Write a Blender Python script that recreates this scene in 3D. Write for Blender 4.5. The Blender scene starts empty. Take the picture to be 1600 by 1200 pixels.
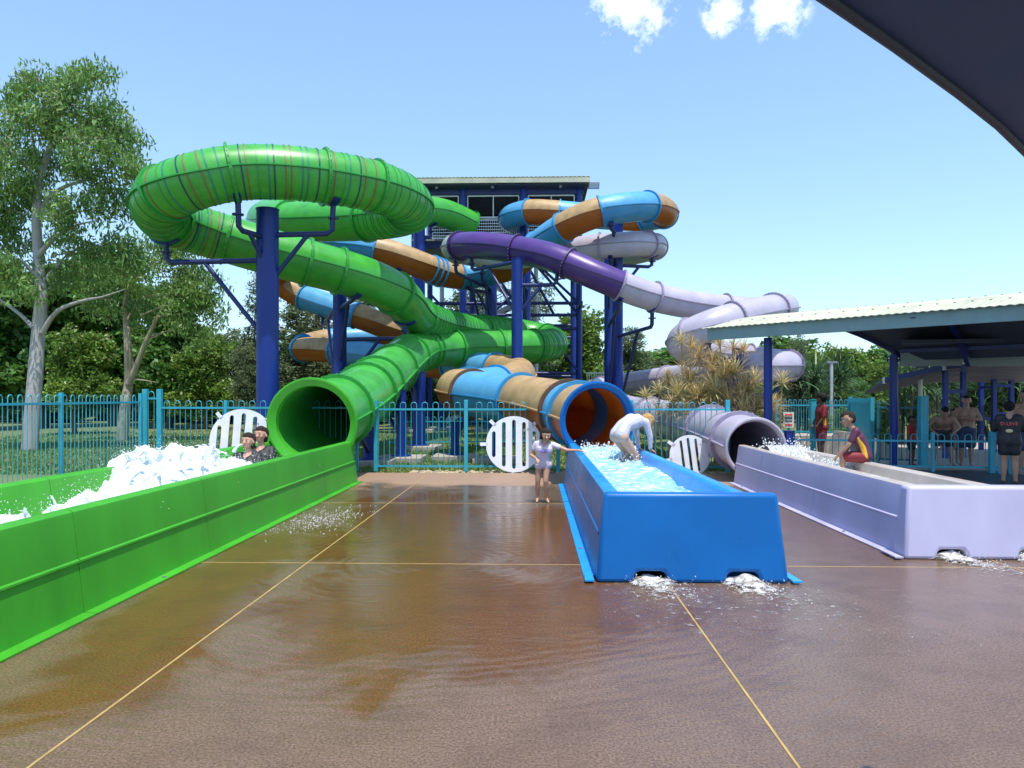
import bpy, bmesh, math, random
import numpy as np
from mathutils import Vector, Matrix, Quaternion
random.seed(7); np.random.seed(7)
sc = bpy.context.scene
COL = sc.collection
pi = math.pi
# ------------------------------------------------------------------ camera
FPX, HZ, CXP, EYE = 1160.0, 619.0, 800.0, 1.6
YAW = math.atan(35.0 / FPX)
RGT = Vector((math.cos(YAW), math.sin(YAW), 0)); FWD = Vector((-math.sin(YAW), math.cos(YAW), 0))
cam_d = bpy.data.cameras.new('camera'); cam = bpy.data.objects.new('camera', cam_d); COL.objects.link(cam)
cam_d.sensor_fit = 'HORIZONTAL'; cam_d.sensor_width = 36.0; cam_d.lens = 36.0 * FPX / 1600.0
cam_d.shift_y = (HZ - 600.0) / 1600.0
cam_d.clip_start = 0.05; cam_d.clip_end = 2000
cam.location = (0, 0, EYE); cam.rotation_euler = (pi / 2, 0, YAW)
sc.camera = cam
# ------------------------------------------------------------------ world, sun, exposure
SUN_EL, SUN_AZ = math.radians(72), math.radians(158)     # azimuth measured from +Y clockwise
sun_dir = Vector((math.sin(SUN_AZ) * math.cos(SUN_EL), math.cos(SUN_AZ) * math.cos(SUN_EL), math.sin(SUN_EL)))
world = bpy.data.worlds.new('World'); sc.world = world; world.use_nodes = True
wn, wl = world.node_tree.nodes, world.node_tree.links
for n in list(wn): wn.remove(n)
w_out = wn.new('ShaderNodeOutputWorld'); w_bg = wn.new('ShaderNodeBackground')
sky = wn.new('ShaderNodeTexSky'); sky.sky_type = 'NISHITA'; sky.sun_disc = False
sky.sun_elevation = SUN_EL; sky.sun_rotation = SUN_AZ
sky.air_density = 1.0; sky.dust_density = 0.6; sky.ozone_density = 0.7; sky.altitude = 0
w_bg.inputs['Strength'].default_value = 0.138
# scattered small fair-weather clouds over the whole sky dome
def cloud_dirs():
    out = []
    for px, py, rad in ((985, 8, .055), (1022, 22, .03), (1215, 10, .04), (1130, 22, .028)):
        out.append((Vector(RGT * (px - CXP) / FPX + FWD + Vector((0, 0, (HZ - py) / FPX))).normalized(), rad))
    rng = random.Random(3)
    for i in range(7):
        az, el = i * 0.9 + rng.uniform(1.2, 1.6), math.radians(rng.uniform(28, 60))
        v = Vector((math.sin(az) * math.cos(el), math.cos(az) * math.cos(el), math.sin(el)))
        if v.y < 0.45: out.append((v, rng.uniform(.05, .12)))
    return out
tc = wn.new('ShaderNodeTexCoord')
nz = wn.new('ShaderNodeTexNoise'); nz.inputs['Scale'].default_value = 26; nz.inputs['Detail'].default_value = 9; nz.inputs['Roughness'].default_value = .66
wl.new(tc.outputs['Generated'], nz.inputs['Vector'])
def mth(op, a, b=None, nodes=wn, links=wl):
    m = nodes.new('ShaderNodeMath'); m.operation = op
    for k, v in enumerate((a, b)):
        if v is None: continue
        if isinstance(v, (int, float)): m.inputs[k].default_value = v
        else: links.new(v, m.inputs[k])
    return m.outputs[0]
cover = None
for v, rad in cloud_dirs():
    vm = wn.new('ShaderNodeVectorMath'); vm.operation = 'DISTANCE'; wl.new(tc.outputs['Generated'], vm.inputs[0]); vm.inputs[1].default_value = v
    q = mth('SUBTRACT', 1.0, mth('DIVIDE', vm.outputs['Value'], rad))
    cover = q if cover is None else mth('MAXIMUM', cover, q)
cl = mth('ADD', mth('MULTIPLY', cover, 0.55), mth('MULTIPLY', mth('SUBTRACT', nz.outputs['Fac'], 0.5), 2.6))
ramp = wn.new('ShaderNodeMapRange'); ramp.inputs['From Min'].default_value = 0.05; ramp.inputs['From Max'].default_value = 0.85
wl.new(cl, ramp.inputs['Value'])
gate = wn.new('ShaderNodeMapRange'); gate.inputs['From Min'].default_value = -.1; gate.inputs['From Max'].default_value = .25; wl.new(cover, gate.inputs['Value'])
cmix = wn.new('ShaderNodeMixRGB'); wl.new(mth('MULTIPLY', ramp.outputs[0], gate.outputs[0]), cmix.inputs['Fac'])
gam = wn.new('ShaderNodeGamma'); gam.inputs['Gamma'].default_value = 0.72; wl.new(sky.outputs[0], gam.inputs['Color'])
tint = wn.new('ShaderNodeMixRGB'); tint.blend_type = 'MULTIPLY'; tint.inputs['Fac'].default_value = 1; tint.inputs['Color2'].default_value = (1.10, 1.36, 1.60, 1); wl.new(gam.outputs[0], tint.inputs['Color1'])
wl.new(tint.outputs[0], cmix.inputs['Color1']); cmix.inputs['Color2'].default_value = (8.0, 8.2, 8.1, 1)
wl.new(cmix.outputs[0], w_bg.inputs['Color']); wl.new(w_bg.outputs[0], w_out.inputs['Surface'])
sun_l = bpy.data.lights.new('sun', 'SUN'); sun_l.energy = 3.0; sun_l.angle = math.radians(0.6); sun_l.color = (1, .955, .88)
sun_o = bpy.data.objects.new('sun', sun_l); COL.objects.link(sun_o); sun_o.location = (0, -5, 30)
sun_o.rotation_euler = sun_dir.to_track_quat('Z', 'Y').to_euler()
vs = sc.view_settings; vs.view_transform = 'Standard'; vs.look = 'None'; vs.exposure = 0.90; vs.gamma = 1.0; vs.use_curve_mapping = False
# ------------------------------------------------------------------ helpers
WL = {}                                       # world translation of every object built here
def P(px, py, d):                             # photo pixel + distance ahead -> a place in the park
    return cam.location + RGT * ((px - CXP) / FPX * d) + FWD * d + Vector((0, 0, (HZ - py) / FPX * d))
def Gd(px, d, z=0.0):
    v = P(px, HZ, d); v.z = z; return v
def tag(o, label, cat, group=None, kind=None):
    o['label'] = label
    if cat: o['category'] = cat
    if group: o['group'] = group
    if kind: o['kind'] = kind
    return o
def thing(name, label, cat, loc=(0, 0, 0), group=None):
    o = bpy.data.objects.new(name, None); COL.objects.link(o); o.location = loc; o.empty_display_size = .2
    WL[o] = Vector(loc); return tag(o, label, cat, group)
class MB:
    def __init__(s): s.v = []; s.f = []; s.m = []
    def add(s, vs_, fs, mi=0):
        n = len(s.v); s.v += [tuple(v) for v in vs_]; s.f += [tuple(i + n for i in f) for f in fs]; s.m += [mi] * len(fs); return s
    def box(s, c, size, rz=0, mi=0, M=None):
        x, y, z = size[0] / 2, size[1] / 2, size[2] / 2
        pts = [Vector((sx * x, sy * y, sz * z)) for sx in (-1, 1) for sy in (-1, 1) for sz in (-1, 1)]
        if M is None: M = Matrix.Translation(Vector(c)) @ Matrix.Rotation(rz, 4, 'Z')
        else: M = Matrix.Translation(Vector(c)) @ M
        return s.add([M @ p for p in pts], [(0, 1, 3, 2), (4, 6, 7, 5), (0, 4, 5, 1), (2, 3, 7, 6), (0, 2, 6, 4), (1, 5, 7, 3)], mi)
    def bar(s, a, b, w, h, mi=0):              # box beam from a to b
        a, b = Vector(a), Vector(b); t = (b - a); L = t.length; t.normalize()
        up = Vector((0, 0, 1)) if abs(t.z) < .98 else Vector((0, 1, 0))
        sd = t.cross(up).normalized(); u = sd.cross(t)
        M = Matrix((sd, t, u)).transposed().to_4x4()
        return s.box((a + b) / 2, (w, L, h), M=M, mi=mi)
    def tube(s, pts, rad, n=10, cap=True, mi=0):
        pts = [Vector(p) for p in pts]; m = len(pts)
        rad = rad if isinstance(rad, (list, tuple)) else [rad] * m
        vs_ = []; prev = None
        for i, p in enumerate(pts):
            t = (pts[min(i + 1, m - 1)] - pts[max(i - 1, 0)]).normalized()
            if prev is None:
                ref = Vector((0, 0, 1)) if abs(t.z) < .9 else Vector((1, 0, 0))
                sd = t.cross(ref).normalized()
            else:
                sd = (prev - t * prev.dot(t)); sd = sd.normalized() if sd.length > 1e-6 else t.orthogonal().normalized()
            prev = sd; u = t.cross(sd)
            for k in range(n):
                a = 2 * pi * k / n; vs_.append(p + (sd * math.cos(a) + u * math.sin(a)) * rad[i])
        fs = [(i * n + k, i * n + (k + 1) % n, (i + 1) * n + (k + 1) % n, (i + 1) * n + k) for i in range(m - 1) for k in range(n)]
        if cap: fs += [tuple(range(n - 1, -1, -1)), tuple((m - 1) * n + k for k in range(n))]
        return s.add(vs_, fs, mi)
    def prism(s, poly, axis, a, b, mi=0, off=None):  # polygon (2D) extruded along world axis from a to b ; axis 'y': poly=(x,z)
        n = len(poly)
        def mk(u, v, w, o): 
            q = {'y': (u, w, v), 'x': (w, u, v), 'z': (u, v, w)}[axis]
            return Vector(q) + (o if o is not None else Vector())
        vs_ = [mk(u, v, a, None) for u, v in poly] + [mk(u, v, b, off) for u, v in poly]
        fs = [(i, (i + 1) % n, n + (i + 1) % n, n + i) for i in range(n)] + [tuple(range(n - 1, -1, -1)), tuple(range(n, 2 * n))]
        return s.add(vs_, fs, mi)
    def sphere(s, c, r, sub=1, sc3=(1, 1, 1), mi=0, M=None):
        V, Fc = ICO[sub]; c = Vector(c)
        q = [Vector((v[0] * r * sc3[0], v[1] * r * sc3[1], v[2] * r * sc3[2])) for v in V]
        if M is not None: q = [M @ v for v in q]
        return s.add([c + v for v in q], Fc, mi)
    def mesh(s, name, mats, smooth=None, sub=Vector()):
        me = bpy.data.meshes.new(name)
        me.from_pydata([tuple(Vector(v) - sub) for v in s.v], [], s.f)
        for m_ in (mats if isinstance(mats, (list, tuple)) else [mats]): me.materials.append(m_)
        if any(s.m): me.polygons.foreach_set('material_index', s.m)
        bm = bmesh.new(); bm.from_mesh(me); bmesh.ops.recalc_face_normals(bm, faces=bm.faces); bm.to_mesh(me); bm.free()
        if smooth is not None:
            me.polygons.foreach_set('use_smooth', [True] * len(me.polygons))
            if smooth < 180: me.set_sharp_from_angle(angle=math.radians(smooth))
        return me
    def build(s, name, mats, parent=None, smooth=None, bevel=0, origin=None):
        base = WL[parent] if parent is not None else Vector(origin if origin is not None else (0, 0, 0))
        o = bpy.data.objects.new(name, s.mesh(name, mats, smooth, base)); COL.objects.link(o)
        if parent is not None: o.parent = parent
        else: o.location = base
        WL[o] = base.copy()
        if bevel:
            b = o.modifiers.new('bevel', 'BEVEL'); b.width = bevel; b.segments = 3; b.limit_method = 'ANGLE'; b.angle_limit = math.radians(40)
        return o
def place(me, name, parent, Mw):               # a piece sharing mesh data, at world matrix Mw
    o = bpy.data.objects.new(name, me); COL.objects.link(o)
    if parent is not None: o.parent = parent; o.matrix_local = Matrix.Translation(-WL[parent]) @ Mw
    else: o.matrix_local = Mw
    return o
def _ico(sub):
    bm = bmesh.new(); bmesh.ops.create_icosphere(bm, subdivisions=sub, radius=1)
    bm.verts.ensure_lookup_table(); r = ([tuple(v.co) for v in bm.verts], [tuple(v.index for v in f.verts) for f in bm.faces]); bm.free(); return r
ICO = {k: _ico(k) for k in (1, 2, 3)}
# ------------------------------------------------------------------ materials
def mat(name, col, rough=.5, var=.12, scale=3.0, bump=0.0, bscale=40.0, metal=0.0, coat=0.0, trans=0.0, col2=None, streak=0.0, spec=.5, island=0.0):
    m = bpy.data.materials.new(name); m.use_nodes = True; N, L = m.node_tree.nodes, m.node_tree.links
    b = N['Principled BSDF']; out = N['Material Output']
    geo = N.new('ShaderNodeNewGeometry')
    nt = N.new('ShaderNodeTexNoise'); nt.inputs['Scale'].default_value = scale; nt.inputs['Detail'].default_value = 6; nt.inputs['Roughness'].default_value = .6
    mp = N.new('ShaderNodeMapping'); L.new(geo.outputs['Position'], mp.inputs['Vector']); L.new(mp.outputs[0], nt.inputs['Vector'])
    if streak: mp.inputs['Scale'].default_value = (1, 1, streak)
    mr = N.new('ShaderNodeMapRange'); mr.inputs['From Min'].default_value = .3; mr.inputs['From Max'].default_value = .7
    L.new(nt.outputs['Fac'], mr.inputs['Value'])
    mx = N.new('ShaderNodeMixRGB'); L.new(mr.outputs[0], mx.inputs['Fac'])
    c2 = col2 if col2 else tuple(min(1, c * (1 + var)) for c in col); c1 = col if col2 else tuple(c * (1 - var) for c in col)
    mx.inputs['Color1'].default_value = (*c1, 1); mx.inputs['Color2'].default_value = (*c2, 1)
    colout = mx.outputs[0]
    if island:
        hs = N.new('ShaderNodeHueSaturation'); L.new(colout, hs.inputs['Color'])
        r1 = N.new('ShaderNodeMapRange'); r1.inputs['To Min'].default_value = 1 - island; r1.inputs['To Max'].default_value = 1 + island; L.new(geo.outputs['Random Per Island'], r1.inputs['Value']); L.new(r1.outputs[0], hs.inputs['Value'])
        r2 = N.new('ShaderNodeMapRange'); r2.inputs['To Min'].default_value = .5 - island * .05; r2.inputs['To Max'].default_value = .5 + island * .05; L.new(geo.outputs['Random Per Island'], r2.inputs['Value']); L.new(r2.outputs[0], hs.inputs['Hue'])
        colout = hs.outputs[0]
    L.new(colout, b.inputs['Base Color'])
    b.inputs['Roughness'].default_value = rough; b.inputs['Metallic'].default_value = metal; b.inputs['Specular IOR Level'].default_value = spec
    if rough < .9 and not island:
        rr = N.new('ShaderNodeMapRange'); rr.inputs['To Min'].default_value = rough * .5; rr.inputs['To Max'].default_value = min(1, rough * 1.6); L.new(nt.outputs['Fac'], rr.inputs['Value']); L.new(rr.outputs[0], b.inputs['Roughness'])
    if coat: b.inputs['Coat Weight'].default_value = coat; b.inputs['Coat Roughness'].default_value = .08
    if bump:
        n2 = N.new('ShaderNodeTexNoise'); n2.inputs['Scale'].default_value = bscale; n2.inputs['Detail'].default_value = 4; L.new(geo.outputs['Position'], n2.inputs['Vector'])
        bp = N.new('ShaderNodeBump'); bp.inputs['Strength'].default_value = bump; bp.inputs['Distance'].default_value = .02; L.new(n2.outputs['Fac'], bp.inputs['Height']); L.new(bp.outputs[0], b.inputs['Normal'])
    if trans:
        tr = N.new('ShaderNodeBsdfTranslucent'); L.new(colout, tr.inputs['Color'])
        ms = N.new('ShaderNodeMixShader'); ms.inputs['Fac'].default_value = trans
        L.new(b.outputs[0], ms.inputs[1]); L.new(tr.outputs[0], ms.inputs[2]); L.new(ms.outputs[0], out.inputs['Surface'])
    return m
M_ = {}
def defmats():
    g = M_
    g['green'] = mat('green fibreglass', (.055, .37, .045), .33, .18, 1.6, coat=.12, trans=.06)
    g['green_trough'] = mat('green gelcoat', (.05, .33, .020), .36, .16, 1.6, spec=.3, streak=.3)
    g['green_ring'] = mat('green flange', (.025, .27, .04), .4, .15, 4)
    g['rib_teal'] = mat('teal stripe', (.02, .2, .17), .4); g['rib_brown'] = mat('brown stripe', (.2, .13, .045), .45)
    g['rib_navy'] = mat('navy stripe', (.015, .05, .09), .4); g['rib_green'] = mat('green rib', (.03, .27, .05), .4)
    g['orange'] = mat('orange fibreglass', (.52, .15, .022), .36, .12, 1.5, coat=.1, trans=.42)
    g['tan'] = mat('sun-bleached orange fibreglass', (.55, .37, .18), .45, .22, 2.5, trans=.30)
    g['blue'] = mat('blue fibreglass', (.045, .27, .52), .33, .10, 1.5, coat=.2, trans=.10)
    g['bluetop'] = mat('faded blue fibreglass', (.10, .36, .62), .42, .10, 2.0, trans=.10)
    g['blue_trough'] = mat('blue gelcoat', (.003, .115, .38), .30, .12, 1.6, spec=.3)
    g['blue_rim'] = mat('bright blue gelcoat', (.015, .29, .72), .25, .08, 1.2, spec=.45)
    g['blue_ring'] = mat('blue flange', (.03, .25, .52), .4)
    g['brown_ring'] = mat('rust brown flange', (.13, .06, .03), .6, .3, 6)
    g['lilac'] = mat('lilac fibreglass', (.46, .42, .51), .36, .12, 1.4, coat=.15, trans=.08)
    g['lilac_trough'] = mat('lilac gelcoat', (.45, .43, .60), .32, .10, 1.4, spec=.35, streak=.4)
    g['lilac_in'] = mat('worn cream gelcoat', (.50, .43, .38), .35, .15, 2.2, coat=.2)
    g['purple'] = mat('purple fibreglass', (.075, .03, .19), .33, .12, 1.4, coat=.2, trans=.05)
    g['sage'] = mat('greenish faded fibreglass', (.36, .43, .39), .4, .08, 1.5, trans=.1)
    g['lilac_ring'] = mat('dusty lilac flange', (.30, .26, .36), .5, .15, 5)
    g['purple_ring'] = mat('dark purple flange', (.05, .022, .12), .5)
    g['post'] = mat('blue painted steel', (.008, .031, .215), .36, .18, 1.6, spec=.35, streak=.25)
    g['post_dk'] = mat('navy painted steel', (.010, .022, .12), .4, .2, 2)
    g['teal'] = mat('teal powder coat', (.035, .34, .44), .35, .12, 3)
    g['teal_dk'] = mat('dark teal powder coat', (.010, .13, .17), .4, .15, 3)
    g['galv'] = mat('galvanised steel', (.48, .50, .52), .42, .12, 6, metal=.4)
    g['white_disc'] = mat('brushed white aluminium', (.76, .79, .86), .42, .08, 5)
    g['conc'] = mat('pale concrete', (.36, .31, .26), .85, .18, 4, bump=.3, bscale=60)
    g['shade_paving'] = mat('concrete paving with painted shade', (.045, .05, .065), .35, .3, 5, bump=.3, bscale=90)  # dark tone is the shelter's shade put into the colour
    g['cream_roof'] = mat('cream corrugated steel', (.44, .44, .33), .5, .16, 2)
    g['eave'] = mat('grey green fascia board', (.17, .27, .28), .55, .12, 3, bump=.15, bscale=30)
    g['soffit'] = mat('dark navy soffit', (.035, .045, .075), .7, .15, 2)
    g['valance'] = mat('dull sage sheet', (.20, .25, .24), .6, .08, 2)
    g['shade'] = mat('dark slate roof sheet', (.055, .10, .28), .7, .12, 1.5)
    g['shade_edge'] = mat('slate roof trim', (.05, .06, .11), .6, .12, 2)
    g['tower_dark'] = mat('dark louvre slat', (.02, .025, .04), .6, .2, 3)
    g['white_steel'] = mat('white painted steel', (.62, .64, .62), .45, .1, 4)
    g['bark'] = mat('pale eucalypt bark', (.42, .40, .38), .85, .2, 2.5, bump=.4, bscale=18, streak=.35, col2=(.27, .26, .25))
    g['bark2'] = mat('yellowish smooth bark', (.44, .37, .24), .8, .2, 3, bump=.4, bscale=18, streak=.3, col2=(.28, .24, .16))
    g['bark3'] = mat('dark rough bark', (.12, .10, .08), .9, .25, 4, bump=.5, bscale=20, streak=.3)
    g['leaf_euc'] = mat('eucalypt leaves', (.12, .25, .065), .5, .2, 1.1, trans=.4, col2=(.22, .34, .075), island=.35)
    g['leaf_dense'] = mat('broad dark green leaves', (.07, .17, .035), .45, .2, .8, trans=.4, col2=(.14, .28, .045), island=.4)
    g['leaf_light'] = mat('fresh green leaves', (.11, .21, .03), .45, .2, .8, trans=.38, col2=(.20, .30, .045), island=.35)
    g['leaf_olive'] = mat('olive grey leaves', (.10, .145, .065), .5, .2, .8, trans=.35, col2=(.16, .20, .08), island=.35)
    g['leaf_yel'] = mat('straw yellow strap leaves', (.62, .50, .22), .55, .2, 1.4, trans=.3, col2=(.48, .32, .15), island=.35)
    g['leaf_yelg'] = mat('yellow green strap leaves', (.62, .52, .24), .55, .2, 1.4, trans=.3, col2=(.44, .38, .16), island=.3)
    g['leaf_pand'] = mat('blue green strap leaves', (.05, .115, .045), .45, .2, 1.4, trans=.25, col2=(.09, .16, .06), island=.35)
    g['seal'] = mat('yellow joint sealant', (.40, .27, .09), .6, .2, 5)
    g['skin'] = mat('light skin', (.52, .28, .19), .5, .08, 9, spec=.4); g['skin_tan'] = mat('tanned skin', (.36, .20, .135), .5, .08, 9, spec=.4)
    g['skin_br'] = mat('brown skin', (.15, .075, .045), .5, .08, 9, spec=.4); g['hair_dk'] = mat('dark brown hair', (.028, .017, .012), .7, .3, 30, bump=.6, bscale=120, spec=.2)
    g['hair_bl'] = mat('blonde hair', (.42, .26, .10), .7, .3, 30, bump=.6, bscale=120, spec=.2); g['hair_bk'] = mat('black hair', (.012, .011, .012), .7, .3, 30, bump=.5, bscale=120, spec=.2)
    g['eye'] = mat('dark eye', (.02, .014, .01), .2); g['lip'] = mat('lips and smile', (.45, .16, .14), .45)
    g['cl_lil'] = mat('lilac swimsuit', (.58, .47, .58), .7, .1, 14, bump=.2, bscale=90, col2=(.68, .60, .66)); g['cl_print'] = mat('purple swimsuit print', (.25, .19, .48), .7)
    g['cl_white'] = mat('white rash shirt', (.52, .50, .58), .7, .10, 12, bump=.4, bscale=35); g['cl_black'] = mat('black cloth', (.013, .014, .018), .6, .2, 12, bump=.2, bscale=60)
    g['cl_maroon'] = mat('maroon rash shirt', (.085, .018, .05), .55, .15, 12, bump=.2, bscale=50); g['cl_gold'] = mat('gold side panel', (.62, .34, .015), .6, .1, 12)
    g['cl_red'] = mat('red cloth', (.38, .018, .022), .6, .15, 12); g['cl_dred'] = mat('dark red cloth', (.20, .012, .018), .6, .15, 12)
    g['cl_navy'] = mat('navy shorts', (.02, .03, .085), .65, .15, 12); g['cl_pat'] = mat('patterned board shorts', (.02, .02, .03), .65, .2, 28, col2=(.35, .25, .28))
    g['cl_nude'] = mat('beige swim bottoms', (.50, .31, .23), .6, .1, 10)
    g['ink_red'] = mat('red shirt print', (.75, .10, .08), .6); g['ink_tan'] = mat('tan shirt emblem', (.6, .45, .25), .6); g['ink_dk'] = mat('dark print', (.06, .08, .12), .6)
    g['white'] = mat('white sign face', (.75, .75, .73), .5, .03)
    g['rock'] = mat('beige edging stones', (.40, .31, .20), .85, .2, 8, bump=.3, bscale=30)
    g['lamp_glass'] = mat('floodlight lens', (.45, .5, .55), .2, .05); g['grey'] = mat('grey steel', (.22, .24, .27), .45, .1, 5, metal=.3)
defmats()
def foam_mat(name, base, deep, scale, thr0, thr1, rough=.18, bump=.6, bscale=14, alpha=False, aniso=(1, 1, 1)):
    m = bpy.data.materials.new(name); m.use_nodes = True; N, L = m.node_tree.nodes, m.node_tree.links; b = N['Principled BSDF']
    geo = N.new('ShaderNodeNewGeometry'); mp = N.new('ShaderNodeMapping'); L.new(geo.outputs['Position'], mp.inputs[0]); mp.inputs['Scale'].default_value = aniso
    nt = N.new('ShaderNodeTexNoise'); nt.inputs['Scale'].default_value = scale; nt.inputs['Detail'].default_value = 10; nt.inputs['Roughness'].default_value = .68; nt.inputs['Distortion'].default_value = .8
    L.new(mp.outputs[0], nt.inputs['Vector'])
    mr = N.new('ShaderNodeMapRange'); mr.inputs['From Min'].default_value = thr0; mr.inputs['From Max'].default_value = thr1; L.new(nt.outputs['Fac'], mr.inputs['Value'])
    mx = N.new('ShaderNodeMixRGB'); mx.inputs['Color1'].default_value = (*deep, 1); mx.inputs['Color2'].default_value = (*base, 1); L.new(mr.outputs[0], mx.inputs['Fac'])
    L.new(mx.outputs[0], b.inputs['Base Color'])
    rr = N.new('ShaderNodeMapRange'); rr.inputs['To Min'].default_value = .35 if name == 'white water' else .06; rr.inputs['To Max'].default_value = max(rough, .4); L.new(mr.outputs[0], rr.inputs['Value']); L.new(rr.outputs[0], b.inputs['Roughness'])
    n2 = N.new('ShaderNodeTexNoise'); n2.inputs['Scale'].default_value = bscale; n2.inputs['Detail'].default_value = 6; L.new(mp.outputs[0], n2.inputs['Vector'])
    bp = N.new('ShaderNodeBump'); bp.inputs['Strength'].default_value = bump; bp.inputs['Distance'].default_value = .04; L.new(n2.outputs['Fac'], bp.inputs['Height']); L.new(bp.outputs[0], b.inputs['Normal'])
    if alpha:
        L.new(mr.outputs[0], b.inputs['Alpha'])
    return m
M_['foam'] = foam_mat('white water', (.66, .69, .70), (.58, .64, .63), 9, .36, .60, .4, .5, 30)
_b = M_['foam'].node_tree.nodes['Principled BSDF']; _b.inputs['Subsurface Weight'].default_value = .7; _b.inputs['Subsurface Radius'].default_value = (.05, .06, .07); _b.inputs['Subsurface Scale'].default_value = 1.0
M_['water_blue'] = foam_mat('churned pool water', (.80, .88, .90), (.24, .54, .68), 7.5, .46, .66, .2, .7, 12)
M_['water_cream'] = foam_mat('foamy shallow water', (.88, .88, .84), (.42, .40, .36), 6, .42, .60, .2, .7, 10)
M_['water_green'] = foam_mat('green tinted water', (.85, .92, .88), (.10, .42, .12), 6, .40, .60, .2, .7, 10)
M_['foam_sheet_old'] = foam_mat('thin foam on paving', (.82, .84, .84), (.55, .52, .48), 17, .50, .66, .4, .8, 30, alpha=True)
# ------------------------------------------------------------------ ground
def paving_mat():
    m = bpy.data.materials.new('wet exposed aggregate concrete'); m.use_nodes = True; N, L = m.node_tree.nodes, m.node_tree.links; b = N['Principled BSDF']
    geo = N.new('ShaderNodeNewGeometry')
    def noise(scale, detail=5, rough=.6, dist=0, vec=None):
        n = N.new('ShaderNodeTexNoise'); n.inputs['Scale'].default_value = scale; n.inputs['Detail'].default_value = detail; n.inputs['Roughness'].default_value = rough; n.inputs['Distortion'].default_value = dist
        L.new(vec if vec else geo.outputs['Position'], n.inputs['Vector']); return n.outputs['Fac']
    def rng(v, a, b_, c=0, d=1):
        r = N.new('ShaderNodeMapRange'); L.new(v, r.inputs['Value'])
        for k, x in zip(('From Min', 'From Max', 'To Min', 'To Max'), (a, b_, c, d)): r.inputs[k].default_value = x
        return r.outputs[0]
    def mix(f, a, b_):
        x = N.new('ShaderNodeMixRGB'); L.new(f, x.inputs['Fac'])
        for k, c in (('Color1', a), ('Color2', b_)):
            if isinstance(c, tuple): x.inputs[k].default_value = (*c, 1)
            else: L.new(c, x.inputs[k])
        return x.outputs[0]
    def mm(op, a, b_): return mth(op, a, b_, N, L)
    big = noise(.42, 4, .55, .6); mid = noise(2.2, 6, .6, .3); fine = noise(70, 3, .7); grain = noise(190, 2, .6)
    col = mix(rng(big, .38, .62), (.105, .050, .020), (.125, .078, .052))
    col = mix(rng(mid, .45, .75, 0, .6), col, (.07, .033, .014))
    col = mix(rng(fine, .42, .66, 0, .75), col, (.21, .135, .085))
    col = mix(rng(grain, .52, .70, 0, .6), col, (.03, .018, .010))
    # drier strip close to the fence
    sx = N.new('ShaderNodeSeparateXYZ'); L.new(geo.outputs['Position'], sx.inputs[0])
    edge = mm('ADD', sx.outputs['Y'], mm('MULTIPLY', mm('SUBTRACT', noise(.9, 5, .6, .5), .5), 3.2))
    dry = rng(edge, 12.9, 13.7)
    col = mix(dry, col, mix(rng(fine, .4, .65), (.27, .165, .105), (.36, .24, .165)))
    L.new(col, b.inputs['Base Color'])
    def blob(cx, cy, rx, ry, rot=0.0):
        mp_ = N.new('ShaderNodeMapping'); mp_.vector_type = 'TEXTURE'; mp_.inputs['Location'].default_value = (cx, cy, 0); mp_.inputs['Rotation'].default_value = (0, 0, rot); mp_.inputs['Scale'].default_value = (rx, ry, 1e6); L.new(geo.outputs['Position'], mp_.inputs[0])
        ln = N.new('ShaderNodeVectorMath'); ln.operation = 'LENGTH'; L.new(mp_.outputs[0], ln.inputs[0]); return mm('SUBTRACT', 1.0, ln.outputs['Value'])
    pool = mm('MAXIMUM', mm('MAXIMUM', blob(-.55, 5.6, 1.75, 1.5, -.2), blob(-1.3, 9.2, 1.5, 2.9, .1)), mm('MAXIMUM', blob(.1, 8.3, .9, 2.4), blob(-2.7, 6.0, .55, 2.6, .1)))
    pool = mm('ADD', mm('MULTIPLY', pool, 1.0), mm('MULTIPLY', mm('SUBTRACT', noise(.8, 5, .6, .9), .5), 2.2))
    pool = mm('MAXIMUM', pool, mm('MULTIPLY', mm('SUBTRACT', noise(.27, 3, .5, .6), .60), 6.0))
    film = mm('MULTIPLY', rng(pool, -.05, .22), mm('SUBTRACT', 1.0, dry))      # smooth water film, also masks the painted reflection tint
    rimz = mm('MULTIPLY', rng(pool, -.75, -.10), mm('SUBTRACT', 1.0, rng(pool, .05, .45)))   # flowing edge with ripples
    col_mirror = mix(rng(fine, .38, .68), (.095, .038, .009), (.195, .095, .030))  # browner tint stands in for the dark slides mirrored in the wet
    col = mix(film, mix(rng(fine, .38, .68), (.11, .063, .036), (.25, .162, .108)), col_mirror)
    col = mix(rng(mid, .45, .8, 0, .5), col, (.06, .03, .014))
    col = mix(rng(grain, .52, .70, 0, .55), col, (.028, .016, .009))
    col = mix(dry, col, mix(rng(fine, .4, .65), (.27, .165, .105), (.36, .24, .165)))
    L.new(col, b.inputs['Base Color'])
    r = mm('ADD', mm('MULTIPLY', film, -.05), .075); r = mm('ADD', r, mm('MULTIPLY', dry, .42)); r = mm('ADD', r, mm('MULTIPLY', mid, .05))
    L.new(r, b.inputs['Roughness']); b.inputs['IOR'].default_value = 1.45
    mp = N.new('ShaderNodeMapping'); mp.inputs['Scale'].default_value = (.6, 1.7, 1); mp.inputs['Rotation'].default_value = (0, 0, .22); L.new(geo.outputs['Position'], mp.inputs[0])
    wv = noise(2.4, 3, .55, 2.0, mp.outputs[0]); wv2 = noise(9, 3, .55, 1.6, mp.outputs[0])
    wt = N.new('ShaderNodeTexWave'); wt.wave_type = 'RINGS'; wt.rings_direction = 'Z'; wt.inputs['Scale'].default_value = 2.6; wt.inputs['Distortion'].default_value = 7.0; wt.inputs['Detail'].default_value = 3; wt.inputs['Detail Scale'].default_value = .9
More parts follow.
